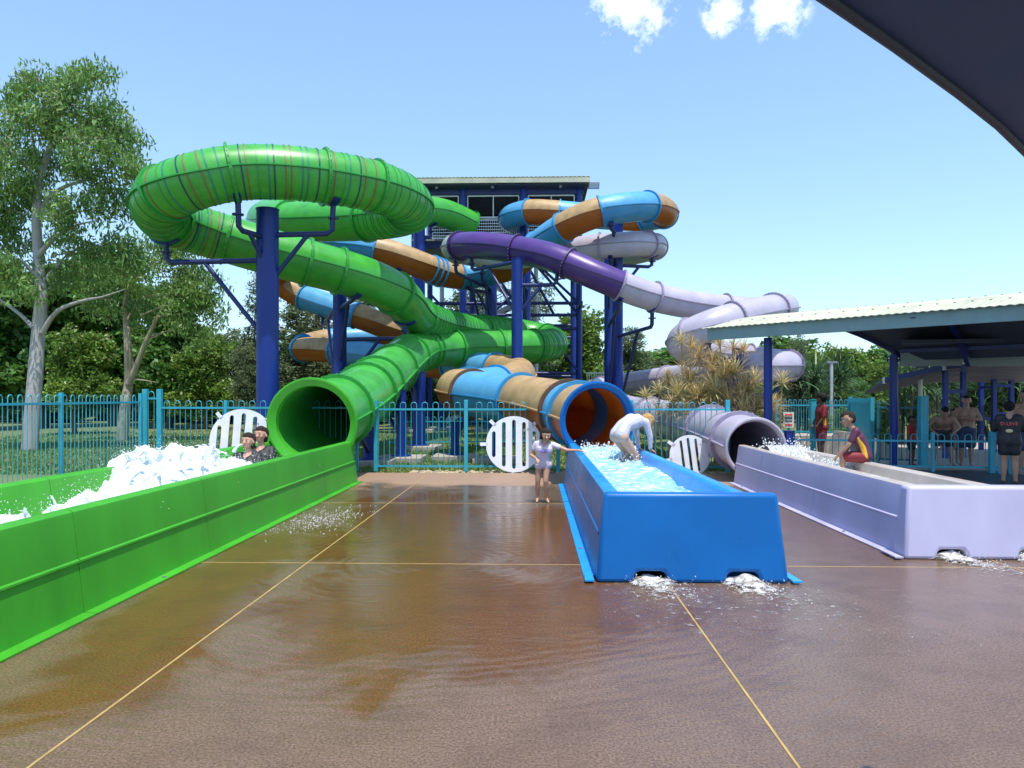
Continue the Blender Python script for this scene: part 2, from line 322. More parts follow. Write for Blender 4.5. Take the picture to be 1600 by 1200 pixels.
    mp3 = N.new('ShaderNodeMapping'); mp3.inputs['Location'].default_value = (.9, -7.2, 0); L.new(geo.outputs['Position'], mp3.inputs[0]); L.new(mp3.outputs[0], wt.inputs['Vector'])
    h = mm('ADD', mm('MULTIPLY', wv, .9), mm('MULTIPLY', wv2, .30)); h = mm('ADD', h, mm('MULTIPLY', mm('MULTIPLY', wt.outputs['Fac'], rimz), .75))
    b1 = N.new('ShaderNodeBump'); b1.inputs['Distance'].default_value = .020; L.new(h, b1.inputs['Height'])
    L.new(mm('MULTIPLY', mm('SUBTRACT', 1.0, dry), .17), b1.inputs['Strength'])
    b2 = N.new('ShaderNodeBump'); b2.inputs['Distance'].default_value = .006; L.new(fine, b2.inputs['Height']); L.new(b1.outputs[0], b2.inputs['Normal'])
    L.new(mm('ADD', mm('MULTIPLY', film, -.24), .36), b2.inputs['Strength'])
    L.new(b2.outputs[0], b.inputs['Normal'])
    return m
M_['paving'] = paving_mat()
M_['grass_soil'] = mat('lawn soil', (.085, .14, .03), .95, .2, .35, bump=.6, bscale=30, col2=(.18, .16, .06))
M_['blade'] = mat('grass blades', (.10, .21, .03), .6, .2, .5, trans=.35, col2=(.18, .26, .06), island=.3)
gm = MB().add([(-400, -60, -.09), (400, -60, -.09), (400, 700, -.09), (-400, 700, -.09)], [(0, 1, 2, 3)])
ground = gm.build('ground', M_['grass_soil']); tag(ground, 'green lawn and brown earth behind the fences', None, kind='structure'); ground['kind'] = 'structure'
pave = bpy.data.objects.new('pavement', None); COL.objects.link(pave); WL[pave] = Vector(); tag(pave, 'wet brown concrete paving with yellow joints', None, kind='structure')
XJ = [-12.1, -8.79, -5.49, -2.18, 1.14, 4.46, 7.78, 11.1, 14.4]; YJ = [-4.9, -.93, 3.06, 7.06, 11.06, 15.45]
for i in range(len(XJ) - 1):
    for j in range(len(YJ) - 1):
        x0, x1, y0, y1 = XJ[i] + .006, XJ[i + 1] - .006, YJ[j] + .006, YJ[j + 1] - .006
        if i == 0 and j > 3: continue
        MB().prism([(x0, y0), (x1, y0), (x1, y1), (x0, y1)], 'z', -.08, 0).build('concrete_slab', M_['paving'], pave, bevel=.004)
js = MB()
for x in XJ[1:-1]: js.box((x, (YJ[0] + YJ[-1]) / 2, -.0385), (.013, YJ[-1] - YJ[0], .080))
for y in YJ[1:-1]: js.box(((XJ[0] + XJ[-1]) / 2, y, -.0392), (XJ[-1] - XJ[0], .015, .080))
js.build('joint_sealant', M_['seal'], pave)
# concrete under the shelter with its shade painted in, and a stone edging strip under the fence
dk = MB().prism([(5.6, 8.0), (16, 8.0), (16, 26), (5.6, 15.46)], 'z', -.05, .005).build('shaded_path', M_['shade_paving']); dk['kind'] = 'structure'; dk['label'] = 'path under the shelter, dark with painted shade'
path2 = MB().prism([(6.4, 16.3), (30, 16.3), (30, 27), (6.4, 27)], 'z', -.06, .010).build('path', M_['conc']); path2['kind'] = 'structure'; path2['label'] = 'pale concrete path beyond the low fence'
st = bpy.data.objects.new('stone_edging', None); COL.objects.link(st); WL[st] = Vector(); tag(st, 'strip of small beige edging stones under the fence', 'edging', kind='stuff')
sm = MB()
for k in range(420):
    x = random.uniform(-2.6, 4.2); y = random.uniform(15.47, 15.95); r = random.uniform(.025, .07)
    sm.sphere((x, y, -.03 + r * .2), r, 1, (1.2, 1, .6), M=Matrix.Rotation(random.uniform(0, 6), 3, 'Z'))
sm.build('edging_stones', M_['rock'], st)['kind'] = 'stuff'
def np_mesh(name, verts, nper, mats, smooth=False):
    n = len(verts) // nper
    me = bpy.data.meshes.new(name); me.vertices.add(len(verts)); me.vertices.foreach_set('co', np.asarray(verts, np.float32).ravel())
    me.loops.add(n * nper); me.loops.foreach_set('vertex_index', np.arange(n * nper, dtype=np.int32))
    me.polygons.add(n); me.polygons.foreach_set('loop_start', np.arange(0, n * nper, nper, dtype=np.int32))
    me.materials.append(mats); me.update(calc_edges=True); return me
# grass tufts (blades) behind the fences
rs = np.random.RandomState(5); NB = 70000
gx = rs.uniform(-22, 12, NB); gy = 15.6 + rs.beta(1, 2.2, NB) * 22
keep = ~((gx > 4.2) & (gy < 29)) & ~((gx > -8.2) & (gx < 4.2) & (gy < 15.95)); gx, gy = gx[keep], gy[keep]; NB = len(gx)
ga = rs.uniform(0, 2 * pi, NB); gh = rs.uniform(.03, .10, NB); gw = .012 + gy * .0006
bx, by = np.cos(ga) * gw, np.sin(ga) * gw; lx, ly = rs.normal(0, .03, NB), rs.normal(0, .03, NB)
gv = np.stack([np.stack([gx - bx, gy - by, np.full(NB, -.09)], 1), np.stack([gx + bx, gy + by, np.full(NB, -.09)], 1), np.stack([gx + lx, gy + ly, gh - .09], 1)], 1).reshape(-1, 3)
go = bpy.data.objects.new('grass', np_mesh('grass', gv, 3, M_['blade'])); COL.objects.link(go); tag(go, 'short green grass of the lawn behind the fence', 'grass', kind='stuff')
# ------------------------------------------------------------------ tube slides
def spline(ctrl, step=.13, smooth=14):
    pts = [P(*c) if not isinstance(c, Vector) else c for c in ctrl]
    n = len(pts); out = []; us = []
    for i in range(n - 1):
        p0, p1, p2, p3 = pts[max(i - 1, 0)], pts[i], pts[i + 1], pts[min(i + 2, n - 1)]
        if i == 0: p0 = p1 * 2 - p2
        if i == n - 2: p3 = p2 * 2 - p1
        k = max(4, int((p2 - p1).length / step))
        for j in range(k):
            t = j / k; t2, t3 = t * t, t * t * t
            out.append(.5 * ((2 * p1) + (p2 - p0) * t + (2 * p0 - 5 * p1 + 4 * p2 - p3) * t2 + (3 * p1 - p0 - 3 * p2 + p3) * t3)); us.append(i + t)
    out.append(pts[-1]); us.append(n - 1)
    A = np.array([tuple(p) for p in out])
    for _ in range(smooth): 
        B = A.copy(); B[1:-1] = (A[:-2] + 2 * A[1:-1] + A[2:]) / 4; A = B
    s = np.concatenate([[0], np.cumsum(np.linalg.norm(np.diff(A, axis=0), axis=1))]); L = s[-1]; m = int(L / step)
    sn = np.linspace(0, L, m + 1); C = np.stack([np.interp(sn, s, A[:, k]) for k in range(3)], 1); U = np.interp(sn, s, us)
    fr = []
    for i in range(m + 1):
        t = Vector(C[min(i + 1, m)] - C[max(i - 1, 0)]).normalized(); sd = t.cross(Vector((0, 0, 1))).normalized(); nn = sd.cross(t)
        fr.append((Vector(C[i]), t, sd, nn))
    return fr, U, sn
def ring_mesh(name, r0, r1, w, m, n=36, bolts=0, mb=None):
    b = MB(); pr = [(r0, -w / 2), (r1, -w / 2), (r1, w / 2), (r0, w / 2)]
    vs_ = [Vector((math.cos(2 * pi * k / n) * r, math.sin(2 * pi * k / n) * r, z)) for k in range(n) for r, z in pr]
    fs = [(k * 4 + j, k * 4 + (j + 1) % 4, ((k + 1) % n) * 4 + (j + 1) % 4, ((k + 1) % n) * 4 + j) for k in range(n) for j in range(4)]
    b.add(vs_, fs)
    for k in range(bolts):
        a = 2 * pi * (k + .5) / bolts; b.box((math.cos(a) * (r1 + .004), math.sin(a) * (r1 + .004), 0), (.022, .022, .022), mi=1)
    return b.mesh(name, [m, mb or m], smooth=35)
def frame_mat(f):
    c, t, sd, nn = f; M3 = Matrix((sd, nn, t)).transposed().to_4x4(); return Matrix.Translation(c) @ M3
def tube_section(name, fr, i0, i1, r, mats, parent, n=32, label=None, wall=.028):
    b = MB(); V = []
    for i in range(i0, i1 + 1):
        c, t, sd, nn = fr[i]
        for k in range(n):
            a = 2 * pi * k / n; dv = sd * math.cos(a) + nn * math.sin(a); V.append(c + dv * r)
    m = i1 - i0 + 1; off = len(V)
    for i in range(i0, i1 + 1):
        c, t, sd, nn = fr[i]
        for k in range(n):
            a = 2 * pi * k / n; V.append(c + (sd * math.cos(a) + nn * math.sin(a)) * (r - wall))
    F0, F1 = [], []
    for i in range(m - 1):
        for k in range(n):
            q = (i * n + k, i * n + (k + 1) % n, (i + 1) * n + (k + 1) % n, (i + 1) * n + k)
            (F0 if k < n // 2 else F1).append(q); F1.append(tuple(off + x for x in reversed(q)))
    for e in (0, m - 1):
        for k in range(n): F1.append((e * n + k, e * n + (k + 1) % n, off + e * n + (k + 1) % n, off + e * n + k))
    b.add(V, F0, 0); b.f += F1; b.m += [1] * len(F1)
    me = bpy.data.meshes.new(name); base = WL[parent]
    me.from_pydata([tuple(Vector(v) - base) for v in b.v], [], b.f)
    for x in mats: me.materials.append(x)
    me.polygons.foreach_set('material_index', b.m); me.polygons.foreach_set('use_smooth', [True] * len(me.polygons)); me.set_sharp_from_angle(angle=math.radians(50))
    o = bpy.data.objects.new(name, me); COL.objects.link(o); o.parent = parent; WL[o] = base.copy()
    if label: o['label'] = label
    # moulded joint flange along both sides of the half shells
    for sg in (1, -1):
        sb = MB(); W = []
        for i in range(i0, i1 + 1):
            c, t, sd, nn = fr[i]
            for rr, hh in ((r - .006, -.016), (r + .055, -.016), (r + .055, .016), (r - .006, .016)): W.append(c + sd * sg * rr + nn * hh)
        fs = [(i * 4 + j, i * 4 + (j + 1) % 4, (i + 1) * 4 + (j + 1) % 4, (i + 1) * 4 + j) for i in range(m - 1) for j in range(4)] + [(3, 2, 1, 0), tuple((m - 1) * 4 + j for j in range(4))]
        sb.add(W, fs); sb.build('seam_flange', mats[1] if len(mats) < 3 else mats[2], o)
    return o
def slide(name, label, ctrl, r, sections, ringmat, ribcols=None, bolt=None, ringw=.07, smooth=14):
    fr, U, S = spline(ctrl, smooth=smooth); root = thing(name, label, 'water slide', (fr[-1][0].x, fr[-1][0].y, 0))
    rings = {}
    def ring(i, key):
        if key not in rings: rings[key] = ring_mesh('joint_ring', r - .01, r + .075, ringw, M_[key], bolts=30 if bolt else 0, mb=M_[bolt] if bolt else None)
        place(rings[key], 'joint_ring', root, frame_mat(fr[i]))
    ribm = {}; ri = 0
    idx = lambda u: int(np.searchsorted(U, u))
    for u0, u1, mats, opt in sections:
        i0, i1 = idx(u0), min(idx(u1), len(fr) - 1)
        if i1 - i0 < 1: continue
        o = tube_section('tube_section', fr, i0, i1, r, [M_[k] for k in mats], root, label=opt.get('label'))
        if opt.get('ring', True): ring(i0, opt.get('ringmat', ringmat))
        for u in opt.get('extra', ()): ring(idx(u), opt.get('ringmat', ringmat))
        if opt.get('rib'):
            s = S[i0] + .2
            while s < S[i1] - .12:
                key = opt['rib'][ri % len(opt['rib'])]; ri += 1
                if key not in ribm: ribm[key] = ring_mesh('rib', r - .008, r + .014, .035 if key != 'rib_green' else .028, M_[key], n=32)
                place(ribm[key], 'rib', o, frame_mat(fr[int(np.searchsorted(S, s))])); s += .205
    return root, fr, U, S
GS = ('green', 'green', 'green_ring')
STR = ('rib_brown', 'rib_navy', 'rib_teal', 'rib_teal', 'rib_brown', 'rib_brown', 'rib_navy', 'rib_teal', 'rib_green'); RG = ('rib_green',)
G_ctrl = [(735, 352, 37.5), (692, 333, 36.5), (620, 326, 34.5), (520, 326, 32.5), (440, 334, 31), (414, 344, 29), (440, 347, 27), (500, 346, 26), (570, 343, 25), (628, 334, 23.8), (640, 318, 22.3),
          (602, 296, 21), (530, 280, 20.2), (450, 270, 19.6), (365, 270, 19.2), (292, 287, 18.9), (246, 312, 19.4), (262, 343, 20.8), (330, 366, 21.8), (450, 402, 22.6), (565, 434, 23.8), (622, 461, 25.0),
          (654, 496, 27.4), (720, 514, 32.5), (800, 520, 35), (852, 530, 35), (864, 538, 33.5), (832, 541, 32), (760, 543, 31), (695, 545, 29.8), (655, 549, 27.4), (628, 565, 23.8), (600, 590, 20.6), (562, 622, 17.2), (523, 645, 15.2), (491, 660, 13.75)]
gslide, gfr, gU, gS = slide('green_tube_slide', 'bright green enclosed tube slide winding down with ribbed bends', G_ctrl, .70,
    [(0, 1.6, GS, {}), (1.6, 4, GS, {}), (4, 6.2, GS, {}), (6.2, 8, GS, {}), (8, 9.6, GS, {'rib': RG}), (9.6, 11.2, GS, {'rib': RG}), (11.2, 12.3, GS, {'rib': STR}), (12.3, 14.0, GS, {'rib': STR}), (14.0, 15.6, GS, {'rib': STR}), (15.6, 17.0, GS, {'rib': RG}),
     (17.0, 18.2, GS, {'rib': STR}), (18.2, 19.2, GS, {}), (19.2, 19.65, GS, {}), (19.65, 20.9, GS, {}), (20.9, 22, GS, {}), (22, 23.4, GS, {'rib': RG}), (23.4, 25, GS, {'rib': RG}), (25, 26.9, GS, {'rib': RG}), (26.9, 27.7, GS, {}), (27.7, 28.7, GS, {}), (28.7, 29.6, GS, {'extra': (29.85,)}),
     (29.6, 30.6, GS, {}), (30.6, 31.5, GS, {}), (31.5, 32.35, GS, {}), (32.35, 32.75, GS, {}), (32.75, 33.8, GS, {}), (33.8, 35, GS, {})], 'green_ring', bolt='green', ringw=.085)
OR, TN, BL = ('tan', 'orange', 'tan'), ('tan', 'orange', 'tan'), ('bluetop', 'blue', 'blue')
O_ctrl = [(808, 350, 39.0), (795, 341, 37.6), (826, 331, 36.4), (872, 333, 36), (932, 338, 36), (1000, 341, 35), (1039, 334, 33), (1016, 323, 31), (970, 325, 30), (920, 336, 30), (880, 356, 30.5), (850, 376, 31.5), (822, 400, 33), (798, 418, 34), (742, 430, 34.6),
          (700, 430, 34), (652, 412, 33), (592, 391, 32.6), (522, 383, 33), (462, 392, 34.2), (432, 415, 35.6), (436, 440, 36.6), (466, 460, 36.6), (512, 478, 36), (572, 498, 35.6), (630, 520, 36), (690, 532, 37.2), (715, 536, 39), (640, 530, 40), (560, 528, 39.6), (500, 534, 38.8), (469, 545, 37.2), (502, 546, 35.6), (562, 553, 34.4),
          (640, 565, 33), (705, 571, 31.4), (772, 576, 29.4), (812, 584, 27.5), (790, 598, 25.2), (742, 606, 23.2), (713, 609, 21.4), (735, 615, 19.7), (782, 621, 18.4), (842, 631, 16.7), (893, 644, 15.0), (931, 656, 13.45)]
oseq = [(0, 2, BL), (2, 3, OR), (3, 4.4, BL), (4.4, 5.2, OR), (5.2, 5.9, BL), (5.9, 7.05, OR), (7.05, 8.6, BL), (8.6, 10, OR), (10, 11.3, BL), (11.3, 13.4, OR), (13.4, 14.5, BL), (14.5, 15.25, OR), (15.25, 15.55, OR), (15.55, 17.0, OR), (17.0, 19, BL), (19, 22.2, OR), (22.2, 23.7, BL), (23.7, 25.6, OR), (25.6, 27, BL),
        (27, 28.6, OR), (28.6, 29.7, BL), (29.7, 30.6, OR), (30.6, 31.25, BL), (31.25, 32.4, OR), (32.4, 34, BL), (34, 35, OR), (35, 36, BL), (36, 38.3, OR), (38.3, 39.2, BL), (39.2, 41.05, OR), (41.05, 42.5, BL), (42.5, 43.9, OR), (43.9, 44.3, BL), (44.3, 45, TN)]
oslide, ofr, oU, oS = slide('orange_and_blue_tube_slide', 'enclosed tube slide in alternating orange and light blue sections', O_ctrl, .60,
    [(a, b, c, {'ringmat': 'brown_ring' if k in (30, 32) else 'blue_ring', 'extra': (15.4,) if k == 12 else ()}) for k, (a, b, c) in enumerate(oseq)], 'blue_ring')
LI, PU, SG = ('lilac', 'lilac', 'lilac_ring'), ('purple', 'purple', 'purple_ring'), ('sage', 'sage', 'lilac_ring')
P_ctrl = [(845, 402, 37.5), (900, 402, 36), (965, 400, 34.8), (1024, 386, 33), (990, 381, 31.2), (905, 389, 31.6), (850, 397, 32.2), (770, 402, 32.8), (708, 388, 31.2), (742, 383, 29.4), (800, 389, 28.6), (862, 402, 27.6), (930, 430, 27), (1000, 458, 27.2), (1060, 473, 27.8),
          (1125, 482, 28.4), (1185, 486, 28.6), (1226, 481, 27), (1185, 489, 24.6), (1112, 509, 23.6), (1067, 531, 24.2), (1080, 547, 26), (1135, 556, 27.2), (1190, 565, 27.6), (1235, 571, 27), (1190, 573, 25.6), (1120, 583, 29.5), (1045, 591, 33.5), (965, 602, 36), (925, 612, 34), (942, 626, 30), (985, 643, 25.6), (1040, 655, 21), (1098, 669, 17.6), (1148, 686, 15.2), (1179, 699, 13.8)]
pseq = [(0, 2, SG), (2, 3, SG), (3, 3.6, LI), (3.6, 4.6, LI), (4.6, 5.6, LI), (5.6, 7.8, LI), (7.8, 8.5, SG), (8.5, 10.1, PU), (10.1, 11.35, PU), (11.35, 12.5, PU), (12.5, 13.35, LI), (13.35, 15.05, LI), (15.05, 16.4, LI), (16.4, 17.6, LI), (17.6, 18.5, LI), (18.5, 19.5, LI), (19.5, 21, LI), (21, 22.6, LI), (22.6, 24.2, LI), (24.2, 25.2, LI), (25.2, 27, LI), (27, 28.5, LI), (28.5, 30, LI), (30, 31.6, LI), (31.6, 33.2, LI), (33.2, 34.2, LI), (34.2, 35, LI)]
pslide, pfr, pU, pS = slide('purple_and_lilac_tube_slide', 'narrow lilac enclosed tube slide with a dark purple stretch', P_ctrl, .53,
    [(a, b, c, {'ringmat': 'purple_ring' if c is PU else 'lilac_ring'}) for a, b, c in pseq], 'lilac_ring', bolt='lilac')
def mouth(root, f, r_in, r_out, depth, m, m2):   # flared collar at the exit
    b = MB(); c, t, sd, nn = f; n = 40
    prof = [(r_in, -.02), (r_in + .02, depth * .55), (r_out - .03, depth), (r_out, depth * .96), (r_out + .005, depth * .70), (r_in + .09, -.02)]
    V = [c + (sd * math.cos(2 * pi * k / n) + nn * math.sin(2 * pi * k / n)) * rr + t * z for k in range(n) for rr, z in prof]; q = len(prof)
    b.add(V, [(k * q + j, k * q + (j + 1) % q, ((k + 1) % n) * q + (j + 1) % q, ((k + 1) % n) * q + j) for k in range(n) for j in range(q)])
    return b.build('exit_collar', m, root, smooth=30)
mouth(gslide, gfr[-1], .67, .84, .16, M_['green_trough'], None)
mouth(oslide, ofr[-1], .57, .70, .14, M_['blue_trough'], None)
mouth(pslide, pfr[-1], .48, .56, .10, M_['lilac'], None)
# ------------------------------------------------------------------ run-out troughs
def wall_profile(xb, s, h, t_in):               # s=+1: outside faces +X
    k = lambda z: xb - s * .088 * z / h
    return [(xb, .0), (k(h * .49), h * .49), (k(h * .50) + s * .014, h * .503), (k(h * .52) + s * .014, h * .522), (k(h * .535), h * .535), (k(h - .05), h - .05), (xb - s * .090, h - .015), (xb - s * .11, h), (xb - s * .20, h), (xb - s * .225, h - .02), (xb - s * .235, h - .06), (xb - s * t_in, .18), (xb - s * t_in, .0)]
def trough(name, label, base_l, base_r, y0, y1, h, panel, mats, cap=None, phase=0.0, notch=True):
    """base_l/base_r: (x at y0, x at y1) of the outer foot of each wall"""
    root = thing(name, label, 'slide trough', ((base_l[0] + base_r[0]) / 2, y0, 0)); side, rim, inn = mats
    ys = [y0]; y = y0 + phase if phase else y0 + panel
    while y < y1 - .4: ys.append(y); y += panel
    ys.append(y1)
    for s, bb in ((-1, base_l), (1, base_r)):
        xat = lambda yy: bb[0] + (bb[1] - bb[0]) * (yy - y0) / (y1 - y0)
        for a, b_ in zip(ys[:-1], ys[1:]):
            a2, b2 = a + .005, b_ - .005
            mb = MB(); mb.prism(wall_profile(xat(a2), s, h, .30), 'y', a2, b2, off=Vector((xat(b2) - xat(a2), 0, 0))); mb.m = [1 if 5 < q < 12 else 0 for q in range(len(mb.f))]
            o = mb.build('side_panel', [side, inn], root, smooth=28)
            fl = MB(); xm, xn = xat(a2) + s * .045, xat(b2) + s * .045
            fl.add([(xm - s * .05, a2, .002), (xm + s * .05, a2, .002), (xn + s * .05, b2, .002), (xn - s * .05, b2, .002), (xm - s * .05, a2, .018), (xm + s * .05, a2, .014), (xn + s * .05, b2, .014), (xn - s * .05, b2, .018)], [(3, 2, 1, 0), (4, 5, 6, 7), (0, 1, 5, 4), (1, 2, 6, 5), (2, 3, 7, 6), (3, 0, 4, 7)])
            fo = fl.build('base_flange', rim, root)
            bt = MB(); bt.tube([(xat((a2 + b2) / 2) + s * .055, (a2 + b2) / 2, .01), (xat((a2 + b2) / 2) + s * .055, (a2 + b2) / 2, .028)], .016, 8); bt.build('anchor_bolt', M_['grey'], fo)
    fl = MB().add([(base_l[0] + .25, y0, .2), (base_r[0] - .25, y0, .2), (base_r[1] - .25, y1, .2), (base_l[1] + .25, y1, .2), (base_l[0] + .25, y0, .15), (base_r[0] - .25, y0, .15), (base_r[1] - .25, y1, .15), (base_l[1] + .25, y1, .15)], [(0, 1, 2, 3), (7, 6, 5, 4), (0, 4, 5, 1), (2, 6, 7, 3)])
    fl.build('trough_floor', inn, root)
    if cap:
        xl, xr, dep = cap; ix = .075; w = xr - xl; pts = [(xl, 0)]
        for cx in (xl + w * .285, xl + w * .765):
            hw, hh = .145, .095; pts += [(cx - hw, 0), (cx - hw + .012, hh - .03), (cx - hw + .035, hh), (cx + hw - .035, hh), (cx + hw - .012, hh - .03), (cx + hw, 0)]
        pts += [(xr, 0), (xr - ix, h + .006), (xl + ix, h + .006)]
        mb = MB(); n = len(pts); yf = y0 - dep
        tilt = lambda z: .07 * z / h
        V = [(u, yf + tilt(v), v) for u, v in pts] + [(u, y0 + .006 if v > .2 else y0 + .006, v) for u, v in pts]
        mb.add(V, [(i, (i + 1) % n, n + (i + 1) % n, n + i) for i in range(n)] + [tuple(range(n - 1, -1, -1)), tuple(range(n, 2 * n))])
        mb.build('end_cap', side, root, smooth=25, bevel=.035)
        for sgn, xx in ((-1, xl), (1, xr)):
            f2 = MB().prism([(xx - .02 * -sgn, yf - .03), (xx + sgn * .10, yf - .03), (xx + sgn * .085, y0 + .1), (xx - .02 * -sgn, y0 + .1)], 'z', .019, .032); f2.build('cap_flange', rim, root)
    return root
GT = trough('green_run_out_trough', 'long bright green run-out trough full of splashing white water', (-5.28, -5.10), (-3.29, -3.29), 1.1, 13.75, .765, 2.115, (M_['green_trough'], M_['green_trough'], M_['green_trough']), phase=2.12)
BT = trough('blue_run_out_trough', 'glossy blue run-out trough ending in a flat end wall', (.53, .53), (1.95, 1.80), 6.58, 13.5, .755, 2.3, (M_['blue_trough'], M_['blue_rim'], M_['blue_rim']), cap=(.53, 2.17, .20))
LT = trough('lilac_run_out_trough', 'pale lilac run-out trough at the right with a blunt end box', (3.67, 3.67), (4.72, 4.66), 7.62, 13.8, .705, 2.35, (M_['lilac_trough'], M_['lilac_trough'], M_['lilac_in']), cap=(3.62, 5.26, .24))
def endwall(root, x0, x1, y, zt, r, cx, cz, m):  # wall that closes the trough around the tube mouth
    n = 24; inner = [(cx + r * math.cos(pi + pi * k / n), cz + r * math.sin(pi + pi * k / n)) for k in range(n + 1)]
    mb = MB()
    top = [(x0, zt)] + inner + [(x1, zt), (x1, 0), (x0, 0)]
    mb.prism(top, 'y', y, y + .04); mb.build('end_wall', m, root)
endwall(GT, -5.0, -3.36, 13.74, .80, .70, gfr[-1][0].x, gfr[-1][0].z, M_['green_trough'])
endwall(BT, .58, 1.76, 13.45, .80, .56, ofr[-1][0].x, max(ofr[-1][0].z, .82), M_['blue_trough'])
# ------------------------------------------------------------------ support posts with bracket arms
def at(fr, U, u): return fr[int(np.searchsorted(U, u))]
def support(label, px, d, ytop, rad, arms=(), group='blue steel slide supports', ztop=None, base=True):
    b = Gd(px, d); root = thing('support_post', label, 'post', b, group)
    zt = ztop if ztop else P(px, ytop, d).z
    MB().tube([b, b + Vector((0, 0, zt))], rad, 24).build('column', M_['post'], root, smooth=40)
    MB().tube([b + Vector((0, 0, zt)), b + Vector((0, 0, zt + .02))], rad + .015, 24).build('cap_plate', M_['post'], root, smooth=40)
    if base:
        MB().box(b + Vector((0, 0, -.03)), (rad * 2 + .9, rad * 2 + .9, .16)).build('footing', M_['conc'], root, bevel=.02)
        MB().tube([b + Vector((0, 0, .05)), b + Vector((0, 0, .09))], rad + .13, 20).build('base_plate', M_['post'], root, smooth=40)
    for fr, U, u, r, drop in arms:
        c, t, sd, nn = at(fr, U, u); q = c - nn * r; za = min(q.z - drop, zt - .08)
        e = Vector((q.x, q.y, za)); a = Vector((b.x, b.y, za)); L = (e - a).length
        if L > .25:
            dirv = (e - a).normalized(); cut = max(0.12, .18)
            arm = MB().tube([a, e - dirv * cut, e - dirv * .03 + Vector((0, 0, .09)), Vector((q.x, q.y, q.z - .01))], .075, 12).build('bracket_arm', M_['post_dk'], root, smooth=50)
            MB().tube([a + dirv * (L * .62), Vector((b.x, b.y, za - min(L * .75, za - .2)))], .062, 10).build('brace', M_['post_dk'], root, smooth=50)
            fp = Vector((q.x, q.y, (za + q.z) / 2)); MB().tube([fp, fp + Vector((0, 0, .03))], .15, 14).build('bolted_plate', M_['post_dk'], arm, smooth=40)
        else:
            MB().tube([Vector((b.x, b.y, zt - .05)), q], .09, 12).build('stub', M_['post_dk'], root, smooth=50)
        sdl = MB(); n = 9
        prof = []
        for w in (-.09, .09):
            for rr in (r + .012, r + .05):
                for k in range(n): 
                    a_ = -pi / 2 + (k / (n - 1) - .5) * 1.1
                    prof.append(c + sd * math.cos(a_) * rr + nn * math.sin(a_) * rr + t * w)
        F_ = []
        for k in range(n - 1):
            A, B, C_, D = k, n + k, 2 * n + k, 3 * n + k
            F_ += [(A, A + 1, B + 1, B), (C_, D, D + 1, C_ + 1), (A, C_, C_ + 1, A + 1), (B, B + 1, D + 1, D)]
        F_ += [(0, n, 3 * n, 2 * n), (n - 1, 3 * n - 1, 4 * n - 1, 2 * n - 1)]
        sdl.add(prof, F_).build('saddle', M_['post'], root, smooth=50)
    return root
sup = support
sup('thick blue post carrying the big green bend, tallest and nearest of the posts', 418, 20.3, 328, .30, [(gfr, gU, 14.0, .70, .75), (gfr, gU, 12.1, .70, .8), (gfr, gU, 16.9, .70, .55)])
sup('blue post under the middle of the descending green tube', 531, 26.2, 450, .24, [(gfr, gU, 19.9, .70, .05), (ofr, oU, 22.9, .60, .5), (gfr, gU, 21.4, .70, .5), (ofr, oU, 32.6, .60, .5)])
sup('blue post in the gap between the green bend and the orange section', 655, 35.4, 355, .28, [(ofr, oU, 16.4, .60, .5), (gfr, gU, 1.3, .70, .6)])
sup('blue post beneath the light blue upper section, left of the purple one', 767, 35.6, 428, .29, [(ofr, oU, 14.3, .60, .02), (pfr, pU, 7.2, .50, .55), (pfr, pU, 8.3, .50, .55)])
sup('blue post standing in front of the level green tube under the purple stretch', 808, 27.6, 405, .21, [(pfr, pU, 8.9, .50, .5), (pfr, pU, 11.2, .50, .4)])
sup('thin blue post just right of the one under the purple stretch', 824, 36, 420, .17, [(ofr, oU, 12.6, .60, .3)])
sup('left one of the paired tall blue posts right of the tower', 951, 33.5, 372, .20, [(pfr, pU, 4.4, .50, .3), (pfr, pU, 12.6, .50, .35)])
sup('right one of the paired tall blue posts right of the tower', 965, 31.8, 349, .23, [(ofr, oU, 8.4, .60, .1), (pfr, pU, 3.4, .50, .45), (pfr, pU, 13.3, .50, .6)])
sup('short blue post behind the exit of the green slide', 577, 18.2, 640, .14, [(gfr, gU, 33.2, .70, .1)])
sup('short blue post under the last green run beside the tallest fence bay', 627, 19.2, 610, .13, [(gfr, gU, 32.3, .70, .1)])
sup('short blue post behind the fence carrying the last green bend', 655, 23.4, 582, .20, [(gfr, gU, 30.9, .70, .1)])
sup('short blue post under the front orange turn behind the fence', 711, 19.7, 660, .11, [(ofr, oU, 40.9, .60, .1)])
sup('short blue post under the front light blue section', 775, 18.9, 664, .11, [(ofr, oU, 41.9, .60, .1)])
sup('blue post half hidden by the yellow plants holding the lilac bends', 1152, 25.6, 545, .16, [(pfr, pU, 19.2, .50, .4), (pfr, pU, 22.3, .50, .3), (pfr, pU, 24.6, .50, .5)])
sup('blue post far right behind the level green tube', 690, 37.2, 580, .14, [(ofr, oU, 35.6, .60, .1)])
sup('slim blue post under the low lilac run near the blue exit', 1010, 35, 606, .13, [(pfr, pU, 27.5, .50, .1)])
